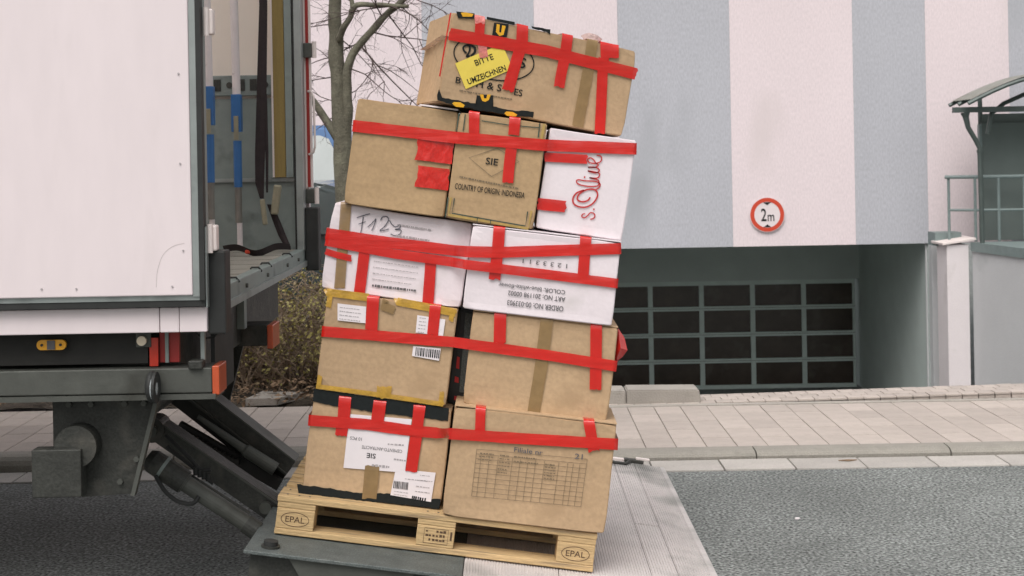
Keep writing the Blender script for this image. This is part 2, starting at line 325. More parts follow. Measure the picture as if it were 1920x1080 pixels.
PATCH = [('J', 'yellow_sign', [(0.0433, 0.1509), (0.1005, 0.0641), (0.2684, 0.1744), (0.2105, 0.2598)]),
 ('C', 'label', [(0.0438, 0.3338), (0.0522, 0.2702), (0.1584, 0.2729), (0.1522, 0.3354)]),
 ('C', 'label', [(0.3482, 0.3292), (0.3503, 0.2628), (0.4549, 0.2633), (0.4552, 0.3266)]),
 ('C', 'label', [(0.3484, 0.2113), (0.348, 0.1739), (0.4519, 0.1689), (0.4524, 0.2163)]),
 ('A', 'label', [(0.146, 0.297), (0.1477, 0.0923), (0.38, 0.1013), (0.3825, 0.3045)]),
 ('A', 'label', [(0.3443, 0.1113), (0.3358, 0.0109), (0.491, 0.0027), (0.4961, 0.1149)]),
 ('A', 'black', [(0.0021, 0.3771), (0.0024, 0.3292), (0.0926, 0.3192), (0.2873, 0.3131), (0.5193, 0.3137), (0.5174, 0.3629)]),
 ('A', 'black', [(-0.0196, 0.0108), (-0.0104, -0.0223), (0.1479, -0.0228), (0.3607, -0.0206), (0.5243, -0.0205), (0.5274, 0.0179), (0.4336, 0.0069), (0.3486, 0.0175), (0.2208, 0.0048), (0.1215, 0.0084)]),
 ('J', 'black', [(0.0001, 0.0037), (-0.0044, 0.0208), (-0.001, 0.0455), (0.0165, 0.0158), (0.0538, 0.0153), (0.1529, 0.0188), (0.1475, 0.0496), (0.2099, 0.0614), (0.2141, 0.0197), (0.2949, 0.0195), (0.3796, 0.0292), (0.3804, 0.0064), (0.1979, -0.0046), (0.0726, -0.0038)]),
 ('J', 'orange', [(0.0578, 0.001), (0.0643, 0.0082), (0.0886, 0.0113), (0.107, 0.0042), (0.104, -0.0054), (0.0734, -0.0082)]),
 ('J', 'orange', [(0.2647, 0.0017), (0.2711, 0.0105), (0.296, 0.0136), (0.3163, 0.0067), (0.3114, -0.0018), (0.277, -0.0051)]),
 ('J', 'orange', [(0.1576, 0.0545), (0.1709, 0.0328), (0.1838, 0.0307), (0.1962, 0.0406), (0.2003, 0.0626), (0.1865, 0.06), (0.1861, 0.0447), (0.1769, 0.043), (0.1713, 0.0571)]),
 ('J', 'black', [(0.0136, 0.3442), (0.0255, 0.3211), (0.0869, 0.3312), (0.086, 0.3515)]),
 ('J', 'orange', [(0.0322, 0.343), (0.0424, 0.3297), (0.078, 0.3371), (0.0813, 0.348), (0.0497, 0.3481)]),
 ('J', 'black', [(0.1664, 0.3321), (0.1669, 0.2834), (0.2248, 0.2884), (0.224, 0.3388)]),
 ('J', 'orange', [(0.1775, 0.3293), (0.1792, 0.2988), (0.1957, 0.2867), (0.2105, 0.2938), (0.2134, 0.3289), (0.199, 0.3285), (0.2002, 0.3004), (0.192, 0.3014), (0.1898, 0.3292)]),
 ('J', 'black', [(0.1342, 0.3487), (0.136, 0.3387), (0.2482, 0.3386), (0.2461, 0.3511)]),
 ('J', 'black', [(0.3138, 0.3494), (0.3179, 0.3414), (0.3781, 0.3391), (0.393, 0.3317), (0.3911, 0.3522), (0.3435, 0.3503)]),
 ('K', 'greyblue', [(0.0316, 0.3593), (0.0431, 0.0512), (0.0682, 0.05), (0.0566, 0.3581)]),
 ('K', 'redmark', [(0.0187, 0.1874), (0.0199, 0.1419), (0.0327, 0.1393), (0.0294, 0.1846)]),
 ('K', 'redmark', [(0.0194, 0.1107), (0.0201, 0.0879), (0.0369, 0.0858), (0.0345, 0.1063)]),
 ('K', 'redmark', [(0.0264, 0.0347), (0.0262, 0.0181), (0.0575, 0.0176), (0.0558, 0.0319)])]
TEXT = [('J', 'S', (0.3025, 0.2042), 0.0398, 0.0299, 'ink', 0, 1),
 ('J', 'B', (0.0668, 0.0916), 0.0239, 0.0199, 'ink', 0, 1),
 ('J', 'H & S', (0.1885, 0.0938), 0.0279, 0.0996, 'ink', 0, 1),
 ('J', 'ES', (0.3064, 0.0904), 0.0259, 0.0319, 'ink', 0, 1),
 ('J', 'BITTE', (0.151, 0.1863), 0.0219, 0.0757, 'ink', -31, 1),
 ('J', 'UMZEICHNEN', (0.1709, 0.1329), 0.0219, 0.1593, 'ink', -31, 1),
 ('H', 'SIE', (0.1482, 0.2348), 0.026, 0.046, 'ink', 0, 1),
 ('H', 'COUNTRY OF ORIGIN: INDONESIA', (0.1551, 0.1254), 0.022, 0.264, 'ink', 0, 1),
 ('F', 'COLOR: blue-white-flower', (0.2512, 0.1052), 0.016, 0.2518, 'ink2', 180, 1),
 ('F', 'ART NO: 201198 00002', (0.2725, 0.0785), 0.018, 0.2158, 'ink2', 180, 1),
 ('F', 'ORDER NO: 00-033903', (0.2716, 0.0427), 0.02, 0.2118, 'ink2', 180, 1),
 ('F', '1 2 3 3 3 1 1', (0.2889, 0.2039), 0.016, 0.1679, 'ink2', 180, 0),
 ('A', 'SIE', (0.2464, 0.1501), 0.0181, 0.0343, 'ink', 180, 1),
 ('A', 'CEMENTO-ANTRACITE', (0.284, 0.1796), 0.0121, 0.1532, 'ink2', 180, 0),
 ('A', '10 PCS', (0.1817, 0.2079), 0.0121, 0.0443, 'ink2', 180, 0),
 ('B', 'Filiale nr', (0.2942, 0.276), 0.0179, 0.1072, 'ink2', 0, 1),
 ('B', '21', (0.4828, 0.2777), 0.0199, 0.0298, 'ink2', 0, 1)]
STROKE = [('I', 'red', [(0.1794, 0.0814), (0.1695, 0.0775), (0.1692, 0.0686), (0.1796, 0.0661), (0.1901, 0.0765), (0.1985, 0.0878), (0.2114, 0.0877), (0.2169, 0.0777), (0.2119, 0.0677), (0.2013, 0.0637)], 0.0044),
 ('I', 'red', [(0.2068, 0.1023), (0.2123, 0.1031)], 0.0064),
 ('I', 'red', [(0.1624, 0.1689), (0.1364, 0.1543), (0.1256, 0.1325), (0.1312, 0.1133), (0.1519, 0.1043), (0.1796, 0.1072), (0.2031, 0.1251), (0.2152, 0.1518), (0.2114, 0.1693), (0.1954, 0.177), (0.1702, 0.1709), (0.1485, 0.154), (0.1413, 0.1349), (0.1507, 0.1254), (0.1688, 0.1257), (0.1836, 0.1343), (0.1891, 0.146)], 0.0058),
 ('I', 'red', [(0.2055, 0.1765), (0.2178, 0.1884), (0.217, 0.2023), (0.1969, 0.2074), (0.1612, 0.2042), (0.1351, 0.2043), (0.1294, 0.1962), (0.1416, 0.1872), (0.176, 0.1854), (0.2093, 0.1919), (0.214, 0.2059), (0.2059, 0.2148), (0.1752, 0.2183)], 0.0046),
 ('I', 'red', [(0.1752, 0.2183), (0.203, 0.2204), (0.2114, 0.2317), (0.206, 0.2409), (0.1655, 0.243), (0.1962, 0.2395), (0.2085, 0.2513), (0.1931, 0.2603), (0.1635, 0.2568), (0.1892, 0.2597), (0.2017, 0.2704), (0.1907, 0.2769), (0.1811, 0.2875), (0.1682, 0.2928), (0.1594, 0.2843), (0.1668, 0.2753), (0.187, 0.2743), (0.206, 0.2823), (0.2108, 0.2959), (0.2046, 0.305), (0.1904, 0.3058)], 0.0046),
 ('I', 'red', [(0.1544, 0.2176), (0.16, 0.2176)], 0.0064),
 ('E', 'pen', [(0.0984, 0.2846), (0.1224, 0.2969), (0.146, 0.3065)], 0.0032),
 ('E', 'pen', [(0.1222, 0.2927), (0.1226, 0.2615), (0.1215, 0.2288)], 0.0032),
 ('E', 'pen', [(0.1088, 0.2615), (0.134, 0.2748)], 0.0028),
 ('E', 'pen', [(0.1443, 0.2554), (0.1592, 0.273), (0.1715, 0.2919)], 0.003),
 ('E', 'pen', [(0.1715, 0.2919), (0.1683, 0.2681), (0.1619, 0.243)], 0.0032),
 ('E', 'pen', [(0.1897, 0.287), (0.1947, 0.3011), (0.2108, 0.3051), (0.2186, 0.2942), (0.2097, 0.2699), (0.1927, 0.2487), (0.212, 0.2536), (0.2245, 0.2596)], 0.0034),
 ('E', 'pen', [(0.2231, 0.2919), (0.2356, 0.2779), (0.2511, 0.2718), (0.2662, 0.2823), (0.2642, 0.2674), (0.2485, 0.261), (0.2712, 0.2622), (0.2692, 0.2473), (0.2518, 0.2377), (0.2345, 0.2423)], 0.0032),
 ('J', 'ink', [(0.3491, 0.2003), (0.3466, 0.1875), (0.3403, 0.175), (0.3302, 0.1632), (0.3166, 0.1523), (0.2999, 0.1426), (0.2805, 0.1343), (0.2588, 0.1277), (0.2355, 0.1229), (0.2111, 0.12), (0.1862, 0.119), (0.1615, 0.1201), (0.1375, 0.1231), (0.1148, 0.128), (0.094, 0.1346), (0.0756, 0.1428), (0.0599, 0.1525), (0.0474, 0.1632), (0.0384, 0.1749), (0.0331, 0.1871), (0.0316, 0.1997), (0.0339, 0.2123), (0.04, 0.2246), (0.0498, 0.2363), (0.063, 0.2471), (0.0793, 0.2568), (0.0983, 0.2651), (0.1196, 0.2719), (0.1426, 0.2769), (0.1669, 0.28), (0.1917, 0.2811), (0.2166, 0.2803), (0.2408, 0.2775), (0.2639, 0.2727), (0.2851, 0.2661), (0.3039, 0.2579), (0.32, 0.2482), (0.3328, 0.2374), (0.3421, 0.2255), (0.3475, 0.2131), (0.3491, 0.2003)], 0.0048),
 ('J', 'ink', [(0.0808, 0.1985), (0.0687, 0.2052), (0.0649, 0.2181), (0.0771, 0.2281), (0.089, 0.2229), (0.0897, 0.2048), (0.0831, 0.1854), (0.0946, 0.1907)], 0.0072),
 ('J', 'ink', [(0.0756, 0.2278), (0.094, 0.2299), (0.1094, 0.2224), (0.1107, 0.206), (0.0979, 0.1898)], 0.0088),
 ('H', 'ink3', [(0.1612, 0.2871), (0.0608, 0.2373), (0.154, 0.1789), (0.2485, 0.2487), (0.1612, 0.2871)], 0.0026),
 ('H', 'green', [(0.0271, 0.0793), (0.0261, 0.0223), (0.3051, 0.0123), (0.3064, 0.0674)], 0.0044),
 ('H', 'green', [(0.0037, 0.0792), (0.0035, 0.0034)], 0.0044),
 ('H', 'green', [(0.0008, 0.3975), (0.0005, 0.3312)], 0.0048),
 ('H', 'green', [(0.0247, 0.3976), (0.0252, 0.3346)], 0.004),
 ('H', 'green', [(0.3062, 0.4018), (0.3073, 0.3483)], 0.0044),
 ('H', 'green', [(0.0882, 0.3812), (0.1863, 0.3789), (0.3054, 0.3847)], 0.0036),
 ('H', 'ochre', [(0.0143, 0.0807), (0.0133, 0.0143), (0.317, 0.0039), (0.3202, 0.0725)], 0.009),
 ('H', 'ochre', [(0.3234, 0.401), (0.3205, 0.3439)], 0.01),
 ('H', 'green', [(0.1224, 0.0199), (0.1237, 0.0011)], 0.003),
 ('H', 'green', [(0.1732, 0.0174), (0.1741, 0.0018)], 0.003),
 ('B', 'ink3', [(0.1027, 0.261), (0.5153, 0.2709)], 0.0015),
 ('B', 'ink3', [(0.1027, 0.2434), (0.5149, 0.2531)], 0.0015),
 ('B', 'ink3', [(0.1028, 0.2258), (0.5146, 0.2353)], 0.0015),
 ('B', 'ink3', [(0.1028, 0.2082), (0.5143, 0.2174)], 0.0015),
 ('B', 'ink3', [(0.1028, 0.1907), (0.5139, 0.1996)], 0.0015),
 ('B', 'ink3', [(0.1029, 0.1731), (0.5136, 0.1818)], 0.0015),
 ('B', 'ink3', [(0.1029, 0.1555), (0.5133, 0.164)], 0.0015),
 ('B', 'ink3', [(0.103, 0.1379), (0.513, 0.1461)], 0.0015),
 ('B', 'ink3', [(0.103, 0.1203), (0.5126, 0.1283)], 0.0015),
 ('B', 'ink3', [(0.1031, 0.1027), (0.5123, 0.1105)], 0.0015),
 ('B', 'ink3', [(0.1031, 0.0852), (0.512, 0.0926)], 0.0015),
 ('B', 'ink3', [(0.1027, 0.261), (0.1031, 0.0852)], 0.0015),
 ('B', 'ink3', [(0.1213, 0.2403), (0.1215, 0.0855)], 0.0015),
 ('B', 'ink3', [(0.1522, 0.2411), (0.1522, 0.0861)], 0.0015),
 ('B', 'ink3', [(0.1852, 0.2419), (0.1849, 0.0867)], 0.0015),
 ('B', 'ink3', [(0.2389, 0.2432), (0.238, 0.0876)], 0.0015),
 ('B', 'ink3', [(0.2678, 0.2439), (0.2666, 0.0882)], 0.0015),
 ('B', 'ink3', [(0.2966, 0.2446), (0.2953, 0.0887)], 0.0015),
 ('B', 'ink3', [(0.3255, 0.2453), (0.3239, 0.0892)], 0.0015),
 ('B', 'ink3', [(0.3585, 0.246), (0.3566, 0.0898)], 0.0015),
 ('B', 'ink3', [(0.4122, 0.2473), (0.4097, 0.0908)], 0.0015),
 ('B', 'ink3', [(0.4452, 0.2481), (0.4425, 0.0914)], 0.0015),
 ('B', 'ink3', [(0.4658, 0.2486), (0.4629, 0.0917)], 0.0015),
 ('B', 'ink3', [(0.4906, 0.2492), (0.4874, 0.0922)], 0.0015),
 ('B', 'ink3', [(0.5153, 0.2709), (0.512, 0.0926)], 0.0015)]
DASH = [('H', (0.0355, 0.1664), (0.2962, 0.1499), (0.0346, 0.1582), 1, 'ink3', 0.006),
 ('E', (0.2547, 0.2809), (0.3839, 0.2792), (0.2545, 0.2399), 2, 'ink3', 0.0065),
 ('E', (0.1849, 0.1538), (0.3639, 0.1548), (0.1897, 0.0629), 5, 'ink3', 0.0028),
 ('E', (0.1927, 0.0425), (0.3837, 0.0473), (0.1931, 0.0342), 1, 'ink2', 0.0091),
 ('C', (0.0542, 0.3205), (0.1374, 0.3214), (0.0578, 0.2776), 4, 'ink3', 0.0026),
 ('C', (0.3574, 0.3204), (0.384, 0.3206), (0.3577, 0.2671), 5, 'ink3', 0.0026),
 ('A', (0.3039, 0.2047), (0.3643, 0.208), (0.3032, 0.1971), 1, 'ink3', 0.006),
 ('A', (0.333, 0.1511), (0.3787, 0.1504), (0.3324, 0.1434), 1, 'ink3', 0.006),
 ('A', (0.2526, 0.1226), (0.321, 0.1231), (0.2529, 0.1075), 1, 'ink3', 0.0091),
 ('A', (0.438, 0.0987), (0.4874, 0.0992), (0.4387, 0.0798), 2, 'ink3', 0.0026),
 ('A', (0.3831, 0.0809), (0.4857, 0.0815), (0.3828, 0.0763), 1, 'ink3', 0.003),
 ('A', (0.4279, 0.0557), (0.485, 0.0548), (0.4263, 0.0365), 2, 'ink3', 0.0032),
 ('A', (0.3475, 0.0273), (0.4009, 0.0259), (0.3473, 0.0158), 2, 'ink3', 0.0024),
 ('A', (0.4173, 0.0164), (0.4709, 0.0128), (0.4174, 0.0088), 1, 'ink', 0.0121),
 ('J', (0.0774, 0.0574), (0.2969, 0.0626), (0.0776, 0.0529), 1, 'ink3', 0.0048),
 ('B', (0.1161, 0.2478), (0.1721, 0.2491), (0.1113, 0.2248), 3, 'ink3', 0.004),
 ('B', (0.1909, 0.249), (0.2322, 0.2486), (0.1871, 0.1849), 6, 'ink3', 0.004),
 ('B', (0.2433, 0.2499), (0.3406, 0.2507), (0.2438, 0.2327), 2, 'ink3', 0.004),
 ('B', (0.3611, 0.2351), (0.4023, 0.2354), (0.362, 0.1827), 6, 'ink3', 0.004)]
BAR = [('C', (0.3588, 0.2086), (0.4454, 0.2087), (0.3602, 0.1775)),
 ('A', (0.3429, 0.0663), (0.4, 0.0661), (0.3432, 0.0382))]
# ------------------------------------------------------------------ ground, road, pavement
def lerp(a, b, t): return a + (b - a) * max(0, min(1, t))
def pz(x): return lerp(.085, .042, (x + .7) / 1.2)          # pavement level: dropped kerb by the ramp
bm = bmesh.new()
for a, b, c, d, z in ((-200, 200, -200, 7.415, 0),):
    bm.faces.new([bm.verts.new(p) for p in ((a, c, z), (b, c, z), (b, d, z), (a, d, z))])
road = struct(obj('road', bm, 'asphalt'), 'grey coarse asphalt road in front of the kerb')
bm = bmesh.new()
bm.faces.new([bm.verts.new(p) for p in ((-300, -300, -3.3), (300, -300, -3.3), (300, 300, -3.3), (-300, 300, -3.3))])
struct(obj('ground', bm, 'asphalt'))
# gutter slabs
gut = obj('gutter', bx(-60, 60, 7.415, 7.70, -.2, -.004), 'joint'); struct(gut, 'pale concrete gutter slabs along the kerb')
sm = None
for i in range(-14, 16):
    x = i * .372 + .165
    if sm is None:
        s_ = obj('slab', bx(-.182, .182, -.118, .118, -.05, .008, bev=.004), 'gutter', gut, (x, 7.535, 0)); sm = s_.data
    else: s_ = obj('slab', sm, None, gut, (x, 7.535 + random.uniform(-.002, .002), random.uniform(-.002, .003)))
    s_.rotation_euler = (0, random.uniform(-.006, .006), random.uniform(-.004, .004))
# kerb stones, rounded profile
kerb = obj('kerb', bx(-60, 60, 7.70, 7.84, -.25, -.03), 'joint'); struct(kerb, 'rounded concrete kerb stones between gutter and pavement')
def kerb_stone(x0, x1):
    bm = bmesh.new(); rings = []
    n = 6
    for i in range(n + 1):
        x = x0 + (x1 - x0) * i / n; h = pz(x) + .002
        pr = [(0, -.05), (0, h * .45), (.012, h * .72), (.035, h * .92), (.07, h), (.15, h), (.15, -.05)]
        rings.append([bm.verts.new((x, 7.675 + a, b)) for a, b in pr])
    for a, b in zip(rings, rings[1:]):
        for k in range(6): bm.faces.new((a[k], a[k + 1], b[k + 1], b[k]))
    bm.faces.new(rings[0]); bm.faces.new(rings[-1][::-1])
    return bm
for i in range(-7, 8):
    x = i * 1.05 + .255
    obj('kerb_stone', kerb_stone(x + .004, x + 1.046), 'kerb_stone', kerb, smooth=False)
# pavement with pavers
bm = bmesh.new(); prev = None
xs = [-60, -4.65] + [-.7 + .1 * i for i in range(13)] + [4.75, 60]
for x in xs:
    z = pz(x) - .012; cur = (bm.verts.new((x, 7.825, z)), bm.verts.new((x, 9.12, z)))
    if prev: bm.faces.new((prev[0], cur[0], cur[1], prev[1]))
    prev = cur
pav = struct(obj('pavement', bm, 'joint'), 'pinkish paved footway behind the kerb')
sm = None; W = .1685; D = .252
for j in range(5):
    for i in range(-28, 29):
        x = (i + .5) * W + .05; y = 7.832 + (j + .5) * D; z = pz(x)
        if sm is None:
            p = obj('paver', bx(-W / 2 + .002, W / 2 - .002, -D / 2 + .0012, D / 2 - .0012, -.05, 0, bev=.003), 'paver', pav); sm = p.data
        else: p = obj('paver', sm, None, pav)
        sl_ = (pz(x + .08) - pz(x - .08)) / .16
        p.location = (x, y, z + random.uniform(-.0012, .0012)); p.rotation_euler = (random.uniform(-.003, .003), -math.atan(sl_) + random.uniform(-.003, .003), 0)
for a, b in ((-60, -28 * W + .05), (29 * W + .05, 60)):
    obj('paving_strip', bx(a, b, 7.832, 9.09, pz(a) - .05, pz(a) - .001), 'paver', pav)
# thin edging line then small bricks up to the ramp
edg = obj('edging', bx(.55, 60, 9.10, 9.15, -.2, .048, bev=.004), 'concrete'); struct(edg, 'thin concrete edging strip behind the pavement')
def bz(x): return lerp(.044, .105, (x - .9) / 3.4)
apron = bmesh.new(); prev = None
for x in (.55, .9, 2, 3, 4.3, 40):
    cur = (apron.verts.new((x, 9.152, bz(x) - .012)), apron.verts.new((x, 9.47, bz(x) - .012)), apron.verts.new((x, 9.47, -.4)))
    if prev:
        for k in range(2): apron.faces.new((prev[k], cur[k], cur[k + 1], prev[k + 1]))
    prev = cur
apron = struct(obj('apron', apron, 'joint'), 'small brick rows at the top of the garage ramp')
sm = None
for j in range(3):
    for i in range(42):
        x = .62 + i * .1055 + (j % 2) * .05; y = 9.208 + j * .104
        if sm is None: p = obj('brick', bx(-.0505, .0505, -.050, .050, -.05, 0, bev=.003), 'paver', apron); sm = p.data
        else: p = obj('brick', sm, None, apron)
        p.location = (x, y, bz(x) + random.uniform(-.002, .002)); p.rotation_euler = (random.uniform(-.01, .01), -.018 if x > .9 else 0, random.uniform(-.01, .01))
# garage ramp and yard
bm = bmesh.new()
P = [(9.47, .03), (24, -2.86), (30, -2.86)]
for (y0, z0), (y1, z1) in zip(P, P[1:]):
    bm.faces.new([bm.verts.new(p) for p in ((-.4, y0, z0), (8.5, y0, z0), (8.5, y1, z1), (-.4, y1, z1))])
struct(obj('driveway_ramp', bm, 'asphalt'), 'ramp sloping down to the garage')
bm = bmesh.new()
bm.faces.new([bm.verts.new(p) for p in ((-80, 11.9, .03), (-.4, 11.9, .03), (-.4, 22.5, .03), (-80, 22.5, .03))])
bm.faces.new([bm.verts.new(p) for p in ((-.4, 9.1, .03), (-.4, 22.5, .03), (-.4, 22.5, -3.2), (-.4, 9.1, -3.2))])
struct(obj('parking_yard', bm, 'asphalt'))
bm = bmesh.new()
bmesh.ops.create_grid(bm, x_segments=90, y_segments=30, size=1)
for v in bm.verts:
    x = -5.2 + v.co.x * 4.8; y = 10.5 + v.co.y * 1.4
    v.co = (x, y, .075 + .05 * noise.noise(Vector((x * 3, y * 3, 0))) + .03 * noise.noise(Vector((x * 11, y * 11, 3))) + max(0, (y - 9.1)) * .03)
struct(obj('planting_bed', bm, 'soil', smooth=True), 'dark soil bed with dead leaves behind the footway')
# low concrete edging blocks at the ramp corner
for i, (a, b) in enumerate(((.52, 1.195 - .47), (.731, 1.20))):
    bm = prism([(a, -.05), (b + (.03 if i else 0), -.05), (b, .128), (a, .133)], (9.20, 9.42))
    bmesh.ops.bevel(bm, geom=list(bm.edges), offset=.008, segments=2, affect='EDGES')
    o = obj('edging_block', bm, 'concrete')
    tag(o, ('short concrete edging block half hidden behind the stacked cartons', 'long concrete edging block with slanted end beside the garage ramp')[i], 'concrete block', 'low concrete edging blocks')
slabp = obj('concrete_slab', prism([(-1.72, 9.12), (-1.52, 9.12), (-1.38, 9.34), (-1.66, 9.42)], (.09, .135), 'Z'), 'concrete')
tag(slabp, 'loose grey concrete slab lying on the soil bed under the truck', 'slab')
# ------------------------------------------------------------------ building
YF = 22.5
bld = thing('building', 'large building with pale pink and blue-grey vertical wall stripes', 'building', (0, YF, 0))
SB = .15; TOPZ = 13
edges = [(-40, 'wall_pink'), (-1.35, 'wall_blue'), (.424, 'wall_pink'), (1.748, 'wall_blue'), (3.515, 'wall_pink'), (5.46, 'wall_blue'), (6.61, 'wall_pink'), (7.93, 'wall_blue'), (9.6, 'wall_pink'), (11.4, 'wall_blue'), (13, 'wall_pink'), (40, None)]
for (a, m_), (b, _) in zip(edges, edges[1:]):
    z0 = SB if (-.1 < a < 6.8 or a == -1.35) else -3
    if a == -1.35: z0 = -3
    if a == 6.61:
        obj('wall_panel', bx(a + .001, b - .001, 0, .35, SB, TOPZ), m_, bld); continue
    obj('wall_panel', bx(a + .001, b - .001, 0, .35, z0, TOPZ), m_, bld)
obj('soffit', bx(.43, 6.60, .03, 4.6, SB + .003, SB + .25), 'wall_dark', bld)
obj('lintel', bx(.43, 6.60, 4.5, 4.75, -.80, SB), 'wall_dark', bld)
obj('recess_wall', bx(6.60, 6.85, .02, 4.9, -3, SB - .003), 'wall_dark', bld)
obj('recess_wall', bx(.1, .43, .36, 4.9, -3, SB - .003), 'wall_dark', bld)
obj('corner_trim', bx(6.572, 6.598, .06, .10, -3, SB - .005), 'wall_grey', bld)
obj('wall_return', bx(6.605, 6.85, -.15, .015, -3, SB - .006), 'wall_grey', bld)
obj('roof_slab', bx(-40, 40, -.1, 12, TOPZ, TOPZ + .3), 'wall_grey', bld)
gd = obj('garage_door', bx(.44, 6.52, 4.62, 4.66, -2.86, -.80), 'black', bld)
cw = .972; zt = -.815; rows = 4; rh = .5
for i in range(7):
    x = 6.52 - i * cw
    if x < .44: break
    obj('mullion', bx(x - .045, x + .045 if i else x + .0, 4.55, 4.60, -2.86, zt - .06), 'green_frame', gd)
for j in range(rows + 1):
    z = zt - j * rh
    hh = .05 if j not in (0, rows) else .07
    obj('rail', bx(.44, 6.52, 4.535, 4.59, z - hh - (.07 if j == rows else 0), z + .03), 'green_frame', gd)
    if 0 < j < rows: obj('rail_groove', bx(.44, 6.52, 4.533, 4.5345, z - .012, z - .006), 'steel_dark', gd)
for i in range(6):
    for j in range(rows):
        x1 = 6.52 - i * cw - .046; x0 = x1 - cw + .092; z1 = zt - j * rh - .052
        obj('pane', bx(x0, x1, 4.575, 4.60, z1 - rh + .085, z1), 'pane', gd)
# pillar, retaining wall
pil = thing('pillar', 'white square pillar with sloping cap right of the garage recess', 'pillar', (6.69, 21.3, 0))
obj('shaft', bx(-.165, .16, 0, .5, -3, .20), 'pillar_white', pil)
cp = obj('cap', bx(-.24, .27, -.04, .55, -.015, .02, bev=.004), 'strip_white', pil, (0, 0, .245), (0, R(-8), 0))
rw = thing('retaining_wall', 'light grey retaining wall along the right side of the ramp', 'wall', (6.9, 21.3, 0))
obj('wall_body', prism([(0.0, -.02), (1.45, -9), (8, -9), (8, -.02)], (-3, .10), 'Z'), 'wall_grey', rw)
obj('coping', prism([(-.03, -.04), (1.42, -9), (8, -9), (8, -.04)], (.103, .24), 'Z'), 'rail_green', rw)
obj('end_block', bx(-.42, -.02, .42, .8, .16, .36), 'rail_green', rw)
# railing
rl = thing('railing', 'green-grey tubular steel railing on the landing above the retaining wall', 'railing', (6.66, 21.4, .24))
p0 = Vector((0, 0, 0))
posts = [(0, .2), (.33, -.02), (.67, -.06), (1.04, -.1), (1.45, -.14)]
for x, y in posts: obj('post', tube([(x, y, 0), (x, y, .96)], .022, 8), 'rail_green', rl)
obj('top_rail', tube([(-.05, .2, .97), (.33, -.02, .97), (1.04, -.1, .97), (2.2, -.2, .97)], .028, 8), 'rail_green', rl)
obj('mid_rail', tube([(0, .2, .47), (.33, -.02, .47), (1.04, -.1, .47), (2.2, -.2, .47)], .02, 8), 'rail_green', rl)
# canopy shelter
cn = thing('canopy', 'curved corrugated canopy roof with gutter and downpipe over the landing', 'canopy', (6.6, 21.0, 2.2))
bm = bmesh.new(); rows_ = []
for i in range(40):
    t = i / 39; x = .02 + t * 2.6; z = .12 + .42 * math.sin(math.pi * (.02 + .96 * t))
    rows_.append([bm.verts.new((x + .06, -.45 + .95 * k / 14, z + .010 * (k % 2))) for k in range(15)])
for a, b in zip(rows_, rows_[1:]):
    for k in range(14): bm.faces.new((a[k], a[k + 1], b[k + 1], b[k]))
obj('roof_sheet', bm, 'canopy', cn)
for y in (-.43, .02, .47):
    obj('arch_rib', tube([(.05 + t / 14 * 2.55, y, .065 + .42 * math.sin(math.pi * (.02 + .96 * t / 14))) for t in range(15)], .032, 6), 'steel_green', cn)
for i in range(6):
    x = .35 + i * .42; z = .05 + .42 * math.sin(math.pi * (.02 + .96 * (x - .02) / 2.6))
    obj('purlin', tube([(x, -.43, z), (x, .48, z)], .022, 6), 'steel_green', cn)
obj('gutter', bx(-.04, 2.6, -.06, .04, -.03, .05), 'steel_green', cn)
dp = obj('downpipe', tube([(.14, 0, -.03), (.15, 0, -.10), (.18, 0, -.25), (.30, 0, -.46), (.345, 0, -.56), (.36, 0, -2.0)], [.07, .045, .036, .036, .036, .036], 10), 'steel_green', cn)
obj('pipe_collar', tube([(.34, 0, -.58), (.35, 0, -.62)], .045, 10), 'steel_green', dp)
for x, y in ((.60, .72), (2.4, .72)): obj('post', tube([(x, y, -2.0), (x, y, .2)], .035, 8), 'steel_green', cn)
obj('brace', tube([(.5, .1, -.35), (.56, .1, -.05), (.75, .1, .10), (1.3, .1, .33)], .035, 6), 'steel_green', cn)
en = thing('enclosure', 'dark grey-green panel enclosure standing under the canopy', 'shelter', (7.18, 21.6, .24))
obj('front_panel', bx(0, 2.2, 0, .06, 0, 1.78), 'panel_grey', en); obj('top_panel', bx(.03, 2.2, .06, .1, 1.78, 1.92), 'panel_grey', en)
obj('edge_post', bx(-.04, 0, -.01, .08, 0, 1.76), 'rail_green', en); obj('side_panel', bx(0, .05, .1, .16, 0, 1.78), 'panel_grey', en)
# height limit sign
sg = thing('height_limit_sign', 'round red-rimmed traffic sign reading 2 m on the pink wall stripe', 'sign', (4.056, 22.46, .648))
obj('plate', cyl((0, .012, 0), .277, .012, n=48), 'sign_white', sg)
bm = bmesh.new()
n = 48; a = [bm.verts.new((.268 * math.cos(2 * math.pi * k / n), .003, .268 * math.sin(2 * math.pi * k / n))) for k in range(n)]
b = [bm.verts.new((.205 * math.cos(2 * math.pi * k / n), .003, .205 * math.sin(2 * math.pi * k / n))) for k in range(n)]
for k in range(n): bm.faces.new((a[k], a[(k + 1) % n], b[(k + 1) % n], b[k]))
obj('rim', bm, 'sign_red', sg)
obj('numeral', text_mesh('2', .20, .085, 0, 1), 'ink', sg, (-.055, .002, 0)); obj('letter', text_mesh('m', .10, .105, 0, .6), 'ink', sg, (.058, .002, -.05))
for s in (1, -1): obj('arrow', prism([(-.062, s * .197), (.062, s * .197), (0, s * .152)], (.0015, .003)), 'ink', sg)
